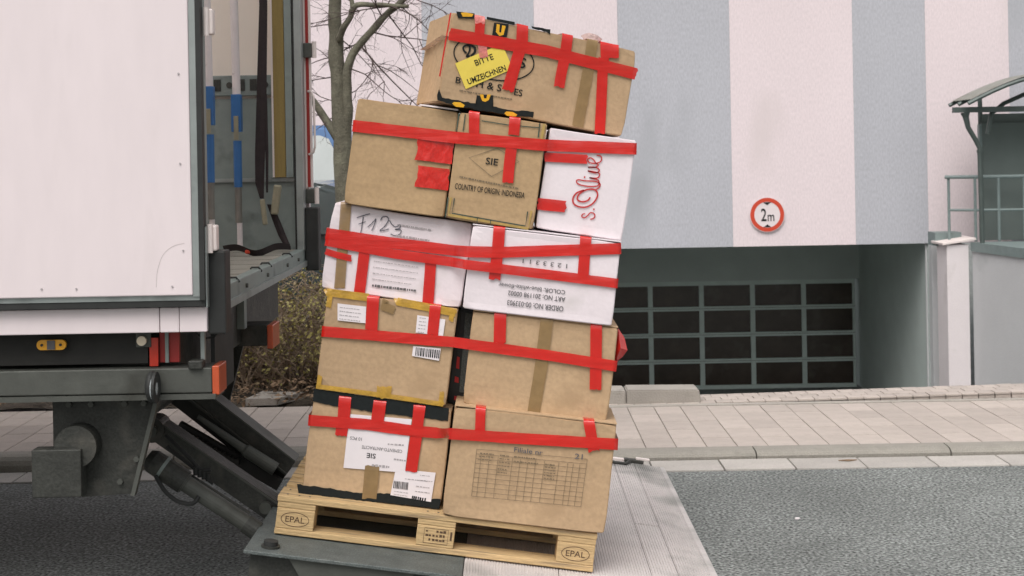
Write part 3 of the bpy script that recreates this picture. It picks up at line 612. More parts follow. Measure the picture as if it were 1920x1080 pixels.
# ------------------------------------------------------------------ parked vehicles behind the bed
def wheel(parent, x, y, z, r, w, rim=.62):
    t = obj('wheel', tube([(x, y - w / 2, z), (x, y - w / 2 + .03, z), (x, y + w / 2 - .03, z), (x, y + w / 2, z)], [r * .93, r, r, r * .93], 28), 'rubber', parent)
    obj('rim', tube([(x, y - w / 2 - .012, z), (x, y - w / 2 + .02, z)], [r * rim * .9, r * rim], 20), 'alu', t)
    return t
def car(name, label, loc, L, Wd, prof, glass, bodym, glassm, r, wx):
    c = thing(name, label, 'car' if name == 'parked_car' else 'van', loc)
    bm = prism(prof, (0, Wd), 'Y')
    bmesh.ops.bevel(bm, geom=[e for e in bm.edges], offset=.05, segments=3, affect='EDGES')
    for v in bm.verts:
        if v.co.z > .85:
            k = (v.co.z - .85) * .22; v.co.y = lerp(k, Wd - k, v.co.y / Wd)
    obj('body', bm, bodym, c, smooth=False)
    for g in glass:
        zc = sum(p[1] for p in g) / len(g)
        bm = bmesh.new()
        vs_ = [bm.verts.new((x, max(0, (z - .85) * .22) - .012, z)) for x, z in g]; bm.faces.new(vs_)
        obj('side_window', bm, glassm, c)
    for x in wx: wheel(c, x, .09, r, r, .2); wheel(c, x, Wd - .09, r, r, .2)
    obj('sill', bx(.3, L - .3, -.012, -.002, .26, .34), 'rubber', c)
    for x in (L * .38, L * .62): obj('door_handle', bx(x, x + .16, -.03, -.002, .86, .89), bodym, c)
    obj('tail_lamp', bx(L - .12, L + .012, .05, .25, .75, .95), 'lens_red', c)
    return c
car('parked_car', 'dark hatchback parked behind the shrubs beside the truck', (-4.9, 12.6, .03), 4.2, 1.75,
    [(0, .3), (.05, .62), (.15, .75), (1.15, .93), (1.9, 1.36), (2.3, 1.43), (3.2, 1.42), (3.75, 1.25), (4.12, .92), (4.2, .7), (4.15, .3)],
    [[(1.45, .95), (2.0, 1.3), (2.55, 1.36), (2.55, .95)], [(2.63, .95), (2.63, 1.36), (3.2, 1.35), (3.62, 1.2), (3.8, .98)]], 'car_dark', 'car_glass', .31, (.8, 3.4))
car('parked_van', 'blue van with large side windows coloured pale like a reflection parked behind the tree', (-6.48, 16.2, .05), 4.75, 1.9,
    [(0, .3), (.03, .85), (.3, 1.05), (1.0, 1.25), (1.7, 1.9), (2.1, 2.0), (4.5, 2.0), (4.66, 1.85), (4.75, 1.1), (4.72, .3)],
    [[(1.2, 1.22), (1.75, 1.75), (2.3, 1.82), (2.3, 1.22)], [(2.4, 1.22), (2.4, 1.82), (3.45, 1.82), (3.45, 1.22)], [(3.55, 1.1), (3.55, 1.88), (4.30, 1.88), (4.40, 1.84), (4.46, 1.72), (4.60, 1.1)]], 'car_blue', 'van_reflection_glass', .34, (.9, 3.85))
# ------------------------------------------------------------------ tree
tree = thing('bare_tree', 'bare leafless tree with mossy grey trunk behind the carton stack', 'tree', (-1.25, 11.0, .05))
T0 = Vector((-1.25, 11.0, .05))
def rel(p): return Vector(p) - T0
def limb(pts, r0, r1, name, m_, n=9, par=tree, wob=.0):
    P = spline([rel(p) for p in pts], 5); k = len(P)
    if wob:
        for i in range(1, k): P[i] = P[i] + Vector([noise.noise(P[i] * 7 + Vector((q * 9.1, 0, 0))) * wob for q in range(3)])
    rr = [lerp(r0, r1, i / (k - 1)) * (1 + .10 * noise.noise(Vector((i * .6, r0 * 90, 2)))) for i in range(k)]
    return obj(name, tube(P, rr, n), m_, par, smooth=True), P, rr
trunk, _, _ = limb([(-1.22, 11, -.05), (-1.24, 11, .6), (-1.28, 11.0, 1.363), (-1.30, 11, 2.065), (-1.325, 11, 2.5), (-1.331, 11, 2.9), (-1.35, 11.05, 3.8), (-1.30, 11.1, 5.2)], .096, .028, 'trunk', 'bark', 12, wob=.012)
LIM = []
for pts, r0, r1 in (
    ([(-1.275, 11, 1.75), (-1.235, 10.95, 2.05), (-1.238, 10.95, 2.30), (-1.18, 10.93, 2.48), (-1.034, 10.9, 2.637), (-.774, 10.85, 2.88), (-.4, 10.8, 3.2), (.1, 10.7, 3.7)], .043, .016),
    ([(-1.30, 11, 1.75), (-1.37, 11, 1.90), (-1.498, 11, 2.089), (-1.7, 11, 2.35), (-2.1, 11.1, 2.9)], .040, .014),
    ([(-1.31, 10.95, 2.58), (-1.25, 10.9, 2.67), (-1.185, 10.88, 2.78), (-1.187, 10.88, 2.90), (-1.2, 10.85, 3.2), (-1.05, 10.8, 3.7)], .030, .011),
    ([(-1.19, 10.88, 2.79), (-1.14, 10.85, 2.835), (-1.0, 10.82, 2.83), (-.85, 10.8, 2.815), (-.745, 10.78, 2.808)], .024, .014),
    ([(-1.33, 11, 2.9), (-1.6, 11.1, 3.4), (-1.8, 11.2, 4.0)], .04, .012)):
    LIM.append(limb(pts, r0, r1, 'limb', 'bark', 8, wob=.015))
# twigs: thin forking lines that droop or lift, joined in one crown mesh
rt = random.Random(21)
crown = bmesh.new()
def twig(p, d, L_, r, lev):
    P = [p]; n = 5
    for i in range(n):
        d = (d + Vector((rt.uniform(-.28, .28), rt.uniform(-.22, .22), rt.uniform(-.28, .24)))).normalized(); P.append(P[-1] + d * L_ / n)
    tube(P, [r * .78 * (1 - .7 * i / n) for i in range(n + 1)], 4 if lev else 5, crown, cap=False)
    if lev < 3:
        for k in range(rt.randint(2, 4) if lev else rt.randint(3, 5)):
            q = rt.randint(1, n); t = (P[q] - P[q - 1]).normalized()
            a = Vector((rt.uniform(-1, 1), rt.uniform(-.7, .7), rt.uniform(-1, .8)))
            twig(P[q], (t * .75 + a * .8).normalized(), L_ * rt.uniform(.35, .62), r * .6, lev + 1)
main = [((-1.04, 10.9, 2.63), (.95, 0, -.25), .62, .0085), ((-.9, 10.88, 2.75), (.62, 0, -.75), .75, .008), ((-1.12, 10.92, 2.52), (.62, -.05, -.72), .95, .0095),
        ((-1.2, 10.95, 2.35), (.75, 0, -.35), .55, .007), ((-1.24, 10.95, 2.15), (.5, 0, .35), .4, .006), ((-1.0, 10.9, 2.68), (.5, .1, .75), .6, .008), ((-.75, 10.85, 2.9), (.8, 0, -.3), .5, .007),
        ((-1.3, 11, 2.6), (.55, -.1, -.75), .5, .007), ((-1.34, 11, 2.7), (-.8, 0, .15), .4, .007), ((-1.34, 11, 2.45), (-.9, 0, -.25), .38, .007), ((-1.33, 11, 2.3), (-.85, 0, -.1), .4, .007),
        ((-1.32, 11, 2.1), (-.8, 0, .2), .35, .006), ((-1.36, 11, 1.9), (-.6, 0, .7), .4, .006), ((-1.19, 10.88, 2.9), (.5, 0, .6), .5, .007), ((-.9, 10.8, 2.83), (.4, 0, .7), .35, .006),
        ((-1.05, 10.82, 2.83), (.2, 0, -.8), .35, .005), ((-1.27, 10.95, 1.95), (.5, 0, -.4), .35, .005), ((-1.33, 11, 2.85), (-.7, .1, .5), .5, .007), ((-1.33, 11, 2.0), (-.9, 0, -.4), .3, .006)]
for p, d, L_, r in main: twig(rel(p), Vector(d).normalized(), L_, r, 0)
for k in range(16):
    o_, P_, rr_ = rt.choice(LIM); q = rt.randint(len(P_) // 2, len(P_) - 1)
    twig(P_[q], Vector((rt.uniform(-1, 1), rt.uniform(-.6, .6), rt.uniform(-.2, 1))).normalized(), rt.uniform(.4, .8), .008, 0)
obj('crown', crown, 'twig_dark', tree)
# ------------------------------------------------------------------ shrubs and litter
def shrub(loc, label, wx, hy, seed, nl):
    rs = random.Random(seed)
    s = thing('shrub', label, 'shrub', loc, group='loose shrubs on the soil bed')
    st_ = bmesh.new(); tips = []
    for i in range(125):
        p = Vector((rs.uniform(-wx, wx) * .7, rs.uniform(-.5, .5), 0)); d = Vector((rs.uniform(-.6, .6), rs.uniform(-.5, .4), 1)).normalized()
        L_ = hy * rs.uniform(.6, 1.1); P = [p]
        for k in range(6):
            d = (d + Vector((rs.uniform(-.3, .3), rs.uniform(-.3, .3), rs.uniform(-.35, .12)))).normalized(); P.append(P[-1] + d * L_ / 6); tips.append(P[-1].copy())
        tube(P, [.006 * (1 - .7 * k / 6) for k in range(7)], 3, st_, cap=False)
        for k in range(2, 7):
            for _ in range(3):
                e = P[k] + Vector((rs.uniform(-.15, .15), rs.uniform(-.12, .12), rs.uniform(-.08, .14))); tube([P[k], (P[k] + e) / 2 + Vector((0, 0, .015)), e], [.0028, .002, .001], 3, st_, cap=False); tips.append(e); tips.append((P[k] + e) / 2)
    obj('stems', st_, 'twig', s)
    for m_, frac, nn in (('leaf', 1.0, nl), ('leaf2', .6, nl // 2)):
        vs_ = []; fs_ = []
        for i in range(nn):
            t = rs.choice(tips)
            if rs.random() > .35 + t.z / hy: continue
            c = t + Vector((rs.gauss(0, .025), rs.gauss(0, .025), rs.gauss(0, .02))); a = Vector((rs.uniform(-1, 1), rs.uniform(-1, 1), rs.uniform(-.6, .8))).normalized()
            b = a.cross(Vector((rs.uniform(-1, 1), rs.uniform(-1, 1), rs.uniform(-1, 1)))).normalized(); l = rs.uniform(.010, .021)
            k = len(vs_); vs_ += [c - a * l, c + b * l * .55, c + a * l, c - b * l * .55]; fs_.append((k, k + 1, k + 2, k + 3))
        me = bpy.data.meshes.new('foliage'); me.from_pydata(vs_, [], fs_); o = obj('foliage', me, m_, s); o['kind'] = 'stuff'
    return s
shrub((-1.35, 9.95, .07), 'bushy shrub with small yellow-green leaves beside the carton stack', .42, .86, 3, 3600)
shrub((-1.98, 10.05, .07), 'twiggy shrub half hidden below the truck tail', .42, .80, 4, 2900)
shrub((-.75, 10.1, .07), 'shrub mostly hidden behind the cartons', .35, .66, 6, 2500)
rs = random.Random(5); vs_ = []; fs_ = []
for i in range(5200):
    x = rs.uniform(-5, -.45); y = 9.12 + 1.6 * rs.random() ** 1.5; z = .085 + .05 * noise.noise(Vector((x * 3, y * 3, 0))) + max(0, y - 9.1) * .03 + rs.uniform(0, .05) + .03
    a = Vector((rs.uniform(-1, 1), rs.uniform(-1, 1), rs.uniform(-.5, .5))).normalized(); b = a.cross(Vector((rs.uniform(-.5, .5), rs.uniform(-.5, .5), 1))).normalized(); l = rs.uniform(.012, .032); c = Vector((x, y, z)); k = len(vs_)
    vs_ += [c - a * l, c + b * l * .5, c + a * l, c - b * l * .5]; fs_.append((k, k + 1, k + 2, k + 3))
me = bpy.data.meshes.new('leaf_litter'); me.from_pydata(vs_, [], fs_)
o = obj('leaf_litter', me, 'litter'); o['kind'] = 'stuff'; tag(o, 'brown dead leaves scattered over the soil bed', 'leaves')
# road debris
o = obj('paper_scrap', prism([(-.012, -.006), (.002, -.010), (.013, -.002), (.006, .009), (-.006, .006)], (.003, .008), 'Z'), 'paper', None, (1.27, 6.42, 0)); tag(o, 'tiny white paper scrap lying on the asphalt', 'litter')
o = obj('dry_leaf', prism([(-.05, 0), (0, -.012), (.05, .006), (0, .014)], (.0, .004), 'Z'), 'litter', None, (1.77, 7.56, .012)); tag(o, 'small dry leaf lying on the gutter slabs', 'leaf')
# ------------------------------------------------------------------ truck
XR = -1.065; YN = 4.95; YFAR = 7.45; FL = 1.20
tk = thing('truck', 'white box truck with open rear doors and lowered tail lift', 'truck', (XR, YN, 0))
def T(x0, x1, y0, y1, z0, z1, bm=None, bev=0.): return bx(x0 - XR, x1 - XR, y0 - YN, y1 - YN, z0, z1, bm, bev)
def tp(x, y, z): return (x - XR, y - YN, z)
# box walls
obj('side_wall', T(-8.5, XR - .02, YN + .012, YN + .06, 1.178, 3.7), 'truck_white', tk)
fw = obj('inner_wall', T(-8.5, XR - .03, 7.39, YFAR, 1.12, 3.7), 'truck_cream', tk)
obj('kick_panel', T(-8.5, -1.222, 7.375, 7.389, 1.2, 1.985), 'alu_grey', fw)
obj('kick_panel_lower', T(-8.5, -1.108, 7.362, 7.374, 1.2, 1.552), 'alu_grey', fw)
obj('ledge', T(-8.5, -1.108, 7.345, 7.3745, 1.553, 1.572), 'alu', fw)
rail = obj('lashing_rail', T(-8.5, -1.222, 7.355, 7.389, 2.0, 2.105, bev=.004), 'alu_grey', fw)
for i in range(24):
    x = -1.255 - i * .062
    if i % 3: obj('slot', T(x - .018, x + .018, 7.350, 7.3545, 2.025, 2.085), 'steel_dark', rail)
    else: obj('round_hole', cyl(tp(x, 7.352, 2.055), .016, .004, n=14), 'steel_dark', rail)
obj('plank', T(-1.211, -1.153, 7.33, 7.388, 1.575, 3.6), 'plank_wood', fw)
obj('plank_edge', T(-1.221, -1.2115, 7.33, 7.388, 1.575, 3.6), 'strip_white', fw)
obj('front_wall', T(-8.6, -8.5, YN, YFAR, 1.1, 3.7), 'truck_white', tk)
bm = bmesh.new(); bm.faces.new([bm.verts.new(tp(*p)) for p in ((-8.6, YN, 3.705), (XR, YN, 3.705), (XR, YFAR, 3.705), (-8.6, YFAR, 3.705))])
obj('roof', bm, 'grp_roof', tk)
fl = obj('load_floor', T(-8.5, XR - .045, YN + .06, 7.36, 1.13, FL), 'floor_wood', tk)
for i in range(1, 9): obj('floor_joint', T(-6.5, XR - .05, YN + .06 + i * .27, YN + .0615 + i * .27, FL + .0005, FL + .0012), 'steel_dark', fl)
# rear sill with hooks
sill = obj('rear_sill', T(XR - .045, XR, YN + .03, YFAR - .01, 1.125, FL + .002, bev=.004), 'alu_grey', tk)
obj('sill_lip', T(XR - .004, XR + .012, YN + .05, YFAR - .03, 1.115, 1.142), 'alu', sill)
for y in (5.55, 6.05, 6.3, 6.9): obj('hook', tube([tp(XR - .045, y, FL + .003), tp(XR - .04, y, FL + .010), tp(XR - .01, y, FL + .010), tp(XR + .004, y, FL - .008)], .0045, 6), 'rubber', sill)
for y in (5.3, 5.7, 6.2, 6.75, 7.1): obj('bolt', cyl(tp(XR + .003, y, 1.165), .009, .012, 'X', 8), 'steel_mid', sill)
# rear frame posts
obj('rear_post', T(XR - .045, XR - .002, 4.965, 5.02, FL, 3.7), 'alu_grey', tk)
obj('rear_post', T(-1.149, -1.112, 7.32, 7.388, FL + .374, 3.7), 'alu_grey', tk)
obj('rear_post', T(-1.096, XR + .004, 7.30, 7.389, FL, 3.7), 'alu', tk)
obj('door_seal', T(-1.107, -1.097, 7.31, 7.388, FL, 3.7), 'rubber', tk)
obj('rear_header', T(XR - .06, XR, YN, YFAR, 3.55, 3.7), 'alu', tk)
# near door folded back flat on the side
dn = obj('rear_door', T(-2.32, XR - .035, 4.902, 4.945, 1.205, 3.55, bev=.004), 'truck_white', tk)
obj('door_frame', T(-2.33, XR - .008, 4.912, 4.944, 1.187, 1.2045), 'alu', dn)
obj('door_frame', T(XR - .034, XR - .012, 4.906, 4.944, 1.2, 3.55), 'alu', dn)
obj('rubber_seal', T(-2.33, XR + .004, 4.915, 4.947, 1.165, 1.1865), 'rubber', dn)
obj('rubber_seal', T(XR - .0115, XR + .006, 4.905, 4.947, 1.187, 3.55), 'rubber', dn)
obj('edge_trim', T(XR + .0065, XR + .012, 4.92, 4.95, 1.16, 1.44), 'alu', dn)
for x, z in ((-1.135, 1.52 + .45), (-1.135, 1.66), (-1.13, 1.36), (-1.50, 1.235), (-1.17, 1.237), (-1.62, 1.236)): obj('rivet', cyl(tp(x, 4.90, z), .0034, .004, 'Y', 8), 'ink_grey', dn)
obj('scuff', flat_stroke([(-.16, 1.235), (-.155, 1.29), (-.135, 1.345), (-.10, 1.375), (-.06, 1.385)], .0022, 4.9015 - YN), 'scuff', dn)
# far door folded back: its reflective edge and hinge side show past the post
df = obj('rear_door', T(-2.3, XR + .012, 7.456, 7.50, 1.12, 3.55), 'truck_white', tk)
obj('edge_white', T(XR + .0, XR + .036, 7.43, 7.455, 1.515, 3.55), 'strip_white', df)
obj('reflective_strip', T(XR + .010, XR + .026, 7.4275, 7.4295, 1.520, 3.5), 'strip_red', df)
lb = obj('lock_bar', tube([tp(XR + .02, 7.42, 2.02), tp(XR + .04, 7.41, 2.015), tp(XR + .052, 7.40, 1.99), tp(XR + .055, 7.40, 1.73), tp(XR + .045, 7.41, 1.70), tp(XR + .02, 7.42, 1.69)], .006, 8), 'strip_white', df)
for z, n_ in ((2.235, 0), (1.475, 1)):
    h = obj('hinge', T(XR + .002, XR + .045, 7.40, 7.43, z - .04, z + .035, bev=.003), 'steel_mid', tk)
    obj('hinge_pin', cyl(tp(XR + .058, 7.41, z), .012, .085, 'Z', 12), 'strip_white', h)
for z in (2.16, 1.405):
    h = obj('hinge', T(XR + .012, XR + .040, 4.955, 5.0, z - .052, z + .038, bev=.006), 'strip_white', tk)
    obj('hinge_pin', cyl(tp(XR + .018, 4.95, z - .008), .010, .1, 'Z', 12), 'strip_white', h)
# rubber buffers on both rear corners
obj('rubber_buffer', T(XR + .002, XR + .066, 4.965, 5.06, 1.062, 1.352, bev=.006), 'rubber', tk)
obj('rubber_buffer', T(XR + .004, XR + .072, 7.34, 7.44, 1.09, 1.415, bev=.006), 'rubber', tk)
# white side rail below door
for a, b in ((-8.5, -1.228), (-1.2255, -1.159), (-1.1575, XR + .003)):
    obj('side_rail', T(a, b, 4.947, 4.99, 1.073, 1.160, bev=.003), 'truck_white', tk)
obj('rail_shadow_gap', T(-8.5, XR, 4.955, 4.99, 1.1605, 1.176), 'rubber', tk)
# chassis
ch = obj('chassis', T(-8.3, -1.35, 5.45, 5.62, .80, 1.10), 'steel_dark', tk)
obj('cross_member', T(-1.45, -1.20, 5.10, 7.3, .86, 1.11), 'steel_dark', ch)
obj('chassis_rail', T(-8.3, -1.35, 6.75, 6.92, .80, 1.10), 'steel_dark', ch)
obj('dark_fill_sheet', T(-3.4, -1.30, 5.30, 5.34, .80, 1.07), 'black', ch)  # black sheet added to fill in the shade under the load floor
obj('floor_bearer', T(-8.3, -1.12, 5.0, 7.4, 1.09, 1.128), 'steel_dark', ch)
# side marker lamp (amber) and small clearance lamp
mk = obj('side_marker_lamp', prism([(-.052 * .9 + .0 + math.cos(t) * .018 * 1 * (1 if math.cos(t) > 0 else 1) + (.034 if math.cos(t) > 0 else -.034) + .047, math.sin(t) * .018) for t in [math.pi * 2 * k / 24 + .05 for k in range(24)]], (-.012, 0)), 'amber', tk, tp(-1.625, 5.02, 1.029))
obj('lamp_core', bx(-.014, .014, -.016, -.0125, -.016, .016), 'ink2', mk)
for s in (-1, 1): obj('screw', cyl((s * .033, -.014, 0), .005, .004, n=8), 'steel_dark', mk)
obj('lamp_bracket', T(-1.95, -1.292, 5.035, 5.045, .955, 1.072), 'black', tk)
cl = obj('clearance_lamp', cyl(tp(-1.308, 5.02, 1.037), .017, .02, n=20), 'lens_white', tk)
obj('lamp_holder', T(-1.332, -1.278, 5.026, 5.034, 1.012, 1.066, bev=.003), 'steel_mid', cl)
# rear lamp cluster side and beams carrying the lamps
bar = obj('lamp_beam', T(-8.0, -1.06, 5.0, 5.13, .852, .940, bev=.004), 'steel_mid', tk)
obj('beam_lip', T(-8.0, -1.045, 4.985, 5.14, .832, .849), 'steel_mid', bar)
obj('tail_lamp', T(-1.059, -1.034, 5.0, 5.13, .845, .946, bev=.003), 'lens_orange', bar)
bar2 = obj('lamp_beam', T(-3.0, -1.085, 6.28, 6.46, .845, .935, bev=.004), 'steel_dark', tk)
obj('tail_lamp', T(-1.084, -1.058, 6.28, 6.46, .832, .936, bev=.003), 'lens_orange', bar2)
rl_ = obj('reflector_panel', T(-1.285, -1.255, 5.03, 5.045, .945, 1.045), 'lens_red', tk)
obj('reflector_stripe', T(-1.232, -1.220, 5.04, 5.05, .955, 1.071), 'alu_grey', tk)
obj('reflector_panel', T(-1.254, -1.185, 5.052, 5.07, .955, 1.071), 'strip_red', tk)
obj('beam_bracket', T(-1.104, -1.09, 5.03, 5.05, .94, 1.072), 'alu', tk)
obj('beam_bracket', T(-1.20, -1.168, 6.2, 6.26, .93, 1.125), 'alu_grey', tk)
obj('beam_clamp', T(-1.14, -1.09, 4.985, 5.05, .935, .968, bev=.006), 'steel_dark', bar)
# oval lamp on rubber arm
lp = obj('outline_lamp', tube([tp(-1.245, 4.93, .885), tp(-1.235, 4.93, .885)], [.052, .052], 20), 'rubber', tk); 
for v in lp.data.vertices: v.co.z = .885 + (v.co.z - .885) * 1.05; v.co.x = -.178 + (v.co.x + .178) * 1.0
bm = bmesh.new(); bmesh.ops.create_uvsphere(bm, u_segments=20, v_segments=12, radius=1)
obj('lamp_body', bm, 'rubber', lp, tp(-1.258, 4.95, .885), None, True).scale = (.023, .05, .055)
bm = bmesh.new(); bmesh.ops.create_uvsphere(bm, u_segments=20, v_segments=12, radius=1)
obj('lens', bm, 'glass_grey', lp, tp(-1.246, 4.925, .882), None, True).scale = (.013, .035, .042)
# mud flap, cables
obj('mud_flap', T(-1.115, -1.10, 5.25, 5.6, .80, 1.06), 'rubber', tk)
obj('cable', tube([tp(-1.14, 5.1, 1.06), tp(-1.11, 5.1, 1.03), tp(-1.07, 5.1, 1.035), tp(-1.05, 5.1, 1.06)], .004, 6), 'rubber', tk)
# wheels (out of frame)
for x in (-3.4, -7.2):
    wheel(tk, x - XR, 5.18 - YN, .42, .42, .28); wheel(tk, x - XR, 7.2 - YN, .42, .42, .28)
# ---- tail lift
TH = .1395; XT = .78
lift = obj('tail_lift_bracket', prism([(-1.66 - XR, .835), (-1.275 - XR, .835), (-1.37 - XR, .475), (-1.56 - XR, .465), (-1.66 - XR, .60)], (5.12 - YN, 5.15 - YN)), 'steel_dark', tk)
obj('bracket_flange', prism([(-1.283 - XR, .83), (-1.268 - XR, .83), (-1.362 - XR, .474), (-1.377 - XR, .474)], (5.085 - YN, 5.12 - YN)), 'steel_mid', lift)
obj('end_box', T(-1.71, -1.535, 5.03, 5.10, .485, .655, bev=.004), 'steel_dark', lift)
obj('cross_tube', cyl(tp(-1.56, 6.1, .66), .075, 2.1, 'Y', 24), 'steel_dark', lift)
obj('tube_flange', cyl(tp(-1.575, 5.10, .655), .07, .03, 'Y', 24), 'steel_dark', lift)
obj('tail_lift_bracket', prism([(-1.66 - XR, .835), (-1.275 - XR, .835), (-1.37 - XR, .475), (-1.56 - XR, .465), (-1.66 - XR, .60)], (6.8 - YN, 6.83 - YN)), 'steel_dark', tk)
def arm(name, a, b, w, y0, y1, m_, par=tk, w2=None):
    a = Vector(a); b = Vector(b); d = (b - a).normalized(); n = Vector((-d.y, d.x)); w2 = w2 or w
    return obj(name, prism([(p.x - XR, p.y) for p in (a + n * w / 2, a - n * w / 2, b - n * w2 / 2, b + n * w2 / 2)], (y0 - YN, y1 - YN)), m_, par)
a1 = arm('lift_arm', (-1.45, .598), (-.955, .243), .078, 5.70, 5.80, 'steel_dark', w2=.085)
obj('arm_knuckle', cyl(tp(-1.45, 5.75, .592), .05, .12, 'Y', 20), 'steel_dark', a1)
arm('arm_edge', (-1.43, .628), (-.935, .274), .006, 5.695, 5.805, 'steel_mid', a1)
a2 = arm('lift_arm', (-1.525, .700), (-1.005, .284), .075, 6.36, 6.48, 'steel_dark')
arm('arm_edge', (-1.50, .731), (-.983, .317), .007, 6.355, 6.485, 'steel_mid', a2)
arm('arm_web', (-1.53, .63), (-1.04, .235), .10, 6.41, 6.45, 'black', a2)
arm('arm_edge', (-1.53, .672), (-1.02, .262), .005, 6.352, 6.359, 'steel_mid', a2)
c2 = obj('hydraulic_cylinder', tube([tp(-1.40, 6.30, .535), tp(-1.20, 6.30, .388), tp(-1.19, 6.30, .381), tp(-1.06, 6.30, .295)], [.010, .020, .028, .030], 16), 'steel_mid', tk)
arm('lower_link', (-1.50, .485), (-1.05, .215), .05, 6.33, 6.37, 'black', a2)
for k in range(13):
    q = k / 12; x, z = -1.47 + .24 * q, .462 - .135 * q + random.uniform(-.006, .006)
    obj('chain_lug', bx(x - XR - .012, x - XR + .010, 6.29 - YN, 6.32 - YN, z - .016, z + .012, bev=.004), 'black', a2)
cy_ = obj('hydraulic_cylinder', tube([tp(-1.30, 5.42, .470), tp(-1.0, 5.42, .263)], .032, 20), 'steel_mid', tk)
obj('cylinder_head', tube([tp(-1.40, 5.42, .542), tp(-1.38, 5.42, .527), tp(-1.26, 5.42, .444)], [.032, .045, .046], 20), 'steel_dark', cy_)
obj('cylinder_cap', tube([tp(-1.03, 5.42, .284), tp(-.985, 5.42, .252)], .037, 20), 'steel_dark', cy_)
obj('cylinder_strap', tube([tp(-1.345, 5.42, .503), tp(-1.335, 5.42, .496)], .0475, 20), 'alu_grey', cy_)
obj('cylinder_strap', tube([tp(-1.262, 5.42, .4445), tp(-1.255, 5.42, .4395)], .040, 20), 'steel_mid', cy_)
obj('guide_rod', tube([tp(-1.30, 5.50, .478), tp(-1.03, 5.50, .298)], .010, 10), 'steel_dark', cy_)
obj('guide_rod', tube([tp(-1.36, 5.56, .555), tp(-1.18, 5.56, .405)], .008, 8), 'rubber', cy_)
obj('hose', tube(spline([tp(-1.36, 5.38, .48), tp(-1.32, 5.36, .425), tp(-1.27, 5.36, .385), tp(-1.22, 5.37, .375), tp(-1.20, 5.39, .395)], 5), .008, 8), 'rubber', tk)
obj('hose', tube(spline([tp(-1.36, 5.55, .60), tp(-1.27, 5.53, .52), tp(-1.22, 5.52, .47), tp(-1.18, 5.52, .47)], 5), .008, 8), 'rubber', tk)
for k in range(4): obj('hose_fitting', cyl(tp(-1.235 + k * .016, 5.5, .468 - k * .008), .01, .03, 'Z', 8), 'rubber', tk)
for x, z in ((-1.60, .80), (-1.52, .80), (-1.40, .80), (-1.33, .80), (-1.42, .52), (-1.36, .60)): obj('bolt', cyl(tp(x, 5.115, z), .011, .014, 'Y', 6), 'steel_mid', lift)
obj('arm_pin', cyl(tp(-1.0, 5.69, .276), .024, .03, 'Y', 16), 'steel_mid', a1); obj('arm_pin', cyl(tp(-1.45, 5.685, .592), .024, .03, 'Y', 16), 'steel_mid', a1)
# platform: local frame at its truck-side near corner, tilted down to the road
L0 = (XT + .975) / math.cos(TH)
pf = bpy.data.objects.new('tail_lift_platform', None); COL.objects.link(pf); pf.parent = tk
pf.location = tp(-.975, 5.08, .03 + .1404 * (XT + .975)); pf.rotation_euler = (0, TH, 0)
PW = 2.34; S1 = .79; S2 = 1.50; S3 = 1.607
obj('base_plate', bx(0, S1 - .003, 0, PW, -.014, 0, bev=.003), 'steel_plate', pf)
obj('under_beam', bx(.02, S1, .05, PW, -.13, -.015), 'steel_dark', pf)
obj('under_gusset', prism([(.16, -.015), (.62, -.015), (.46, -.20), (.30, -.20)], (.02, .045)), 'steel_mid', pf)
def grooved(x0, x1, z1a, z1b, pitch=.0105, dep=.0032, y0=0, y1=PW, bot=-.05):
    n = max(2, int((x1 - x0) / pitch)); pr = []
    for i in range(n):
        xa = x0 + (x1 - x0) * i / n; w = (x1 - x0) / n; t = i / n; z = z1a + (z1b - z1a) * t
        pr += [(xa, z - dep), (xa + w * .30, z - dep), (xa + w * .40, z), (xa + w * .9, z)]
    zb = bot; bm = bmesh.new()
    A = [bm.verts.new((x, y0, z)) for x, z in pr]; B = [bm.verts.new((x, y1, z)) for x, z in pr]
    for i in range(len(pr) - 1): bm.faces.new((A[i], A[i + 1], B[i + 1], B[i]))
    q = [bm.verts.new(p) for p in ((x0, y0, zb), (pr[-1][0], y0, zb + .0), (pr[-1][0], y1, zb), (x0, y1, zb))]
    bm.faces.new(q); bm.faces.new(A + [q[1], q[0]]); bm.faces.new(B + [q[2], q[3]]); bm.faces.new((A[0], B[0], q[3], q[0])); bm.faces.new((A[-1], B[-1], q[2], q[1]))
    return bm
obj('deck_plank', grooved(S1, S1 + .35, 0, 0, bot=-.04), 'alu_light', pf)
obj('deck_plank', grooved(S1 + .353, S2, 0, 0, bot=-.04), 'alu_light', pf)
obj('deck_plank', grooved(S2 + .003, S3, .001, .001, y0=0, y1=1.06, bot=-.03), 'alu_light', pf)
obj('deck_plank', grooved(S2 + .003, S3, .001, .001, y0=1.07, y1=PW, bot=-.03), 'alu_light', pf)
obj('deck_plank', grooved(S3 + .004, L0 - .028, .001, -.008, bot=-.022), 'alu_light', pf)
obj('tip_edge', bx(L0 - .028, L0, 0, PW, -.022, -.005, bev=.004), 'alu_light', pf)
obj('edge_bar', bx(.9, 1.56, PW + .001, PW + .03, -.03, .012, bev=.003), 'strip_white', pf)
la = obj('folding_latch', bx(1.56, 1.66, PW - .02, PW + .02, 0, .018, bev=.004), 'steel_dark', pf)
obj('latch_handle', tube([(1.47, PW - .05, .008), (1.50, PW - .09, .008), (1.56, PW - .09, .008), (1.585, PW - .03, .012)], .008, 6), 'steel_dark', la)
obj('latch_tongue', bx(1.62, 1.69, PW - .01, PW + .02, .018, .026), 'strip_white', la)
fb = obj('foot_switch', cyl((.085, .07, .012), .026, .024, 'Z', 20), 'rubber', pf); obj('switch_ring', cyl((.085, .07, .004), .034, .008, 'Z', 20), 'steel_dark', fb)
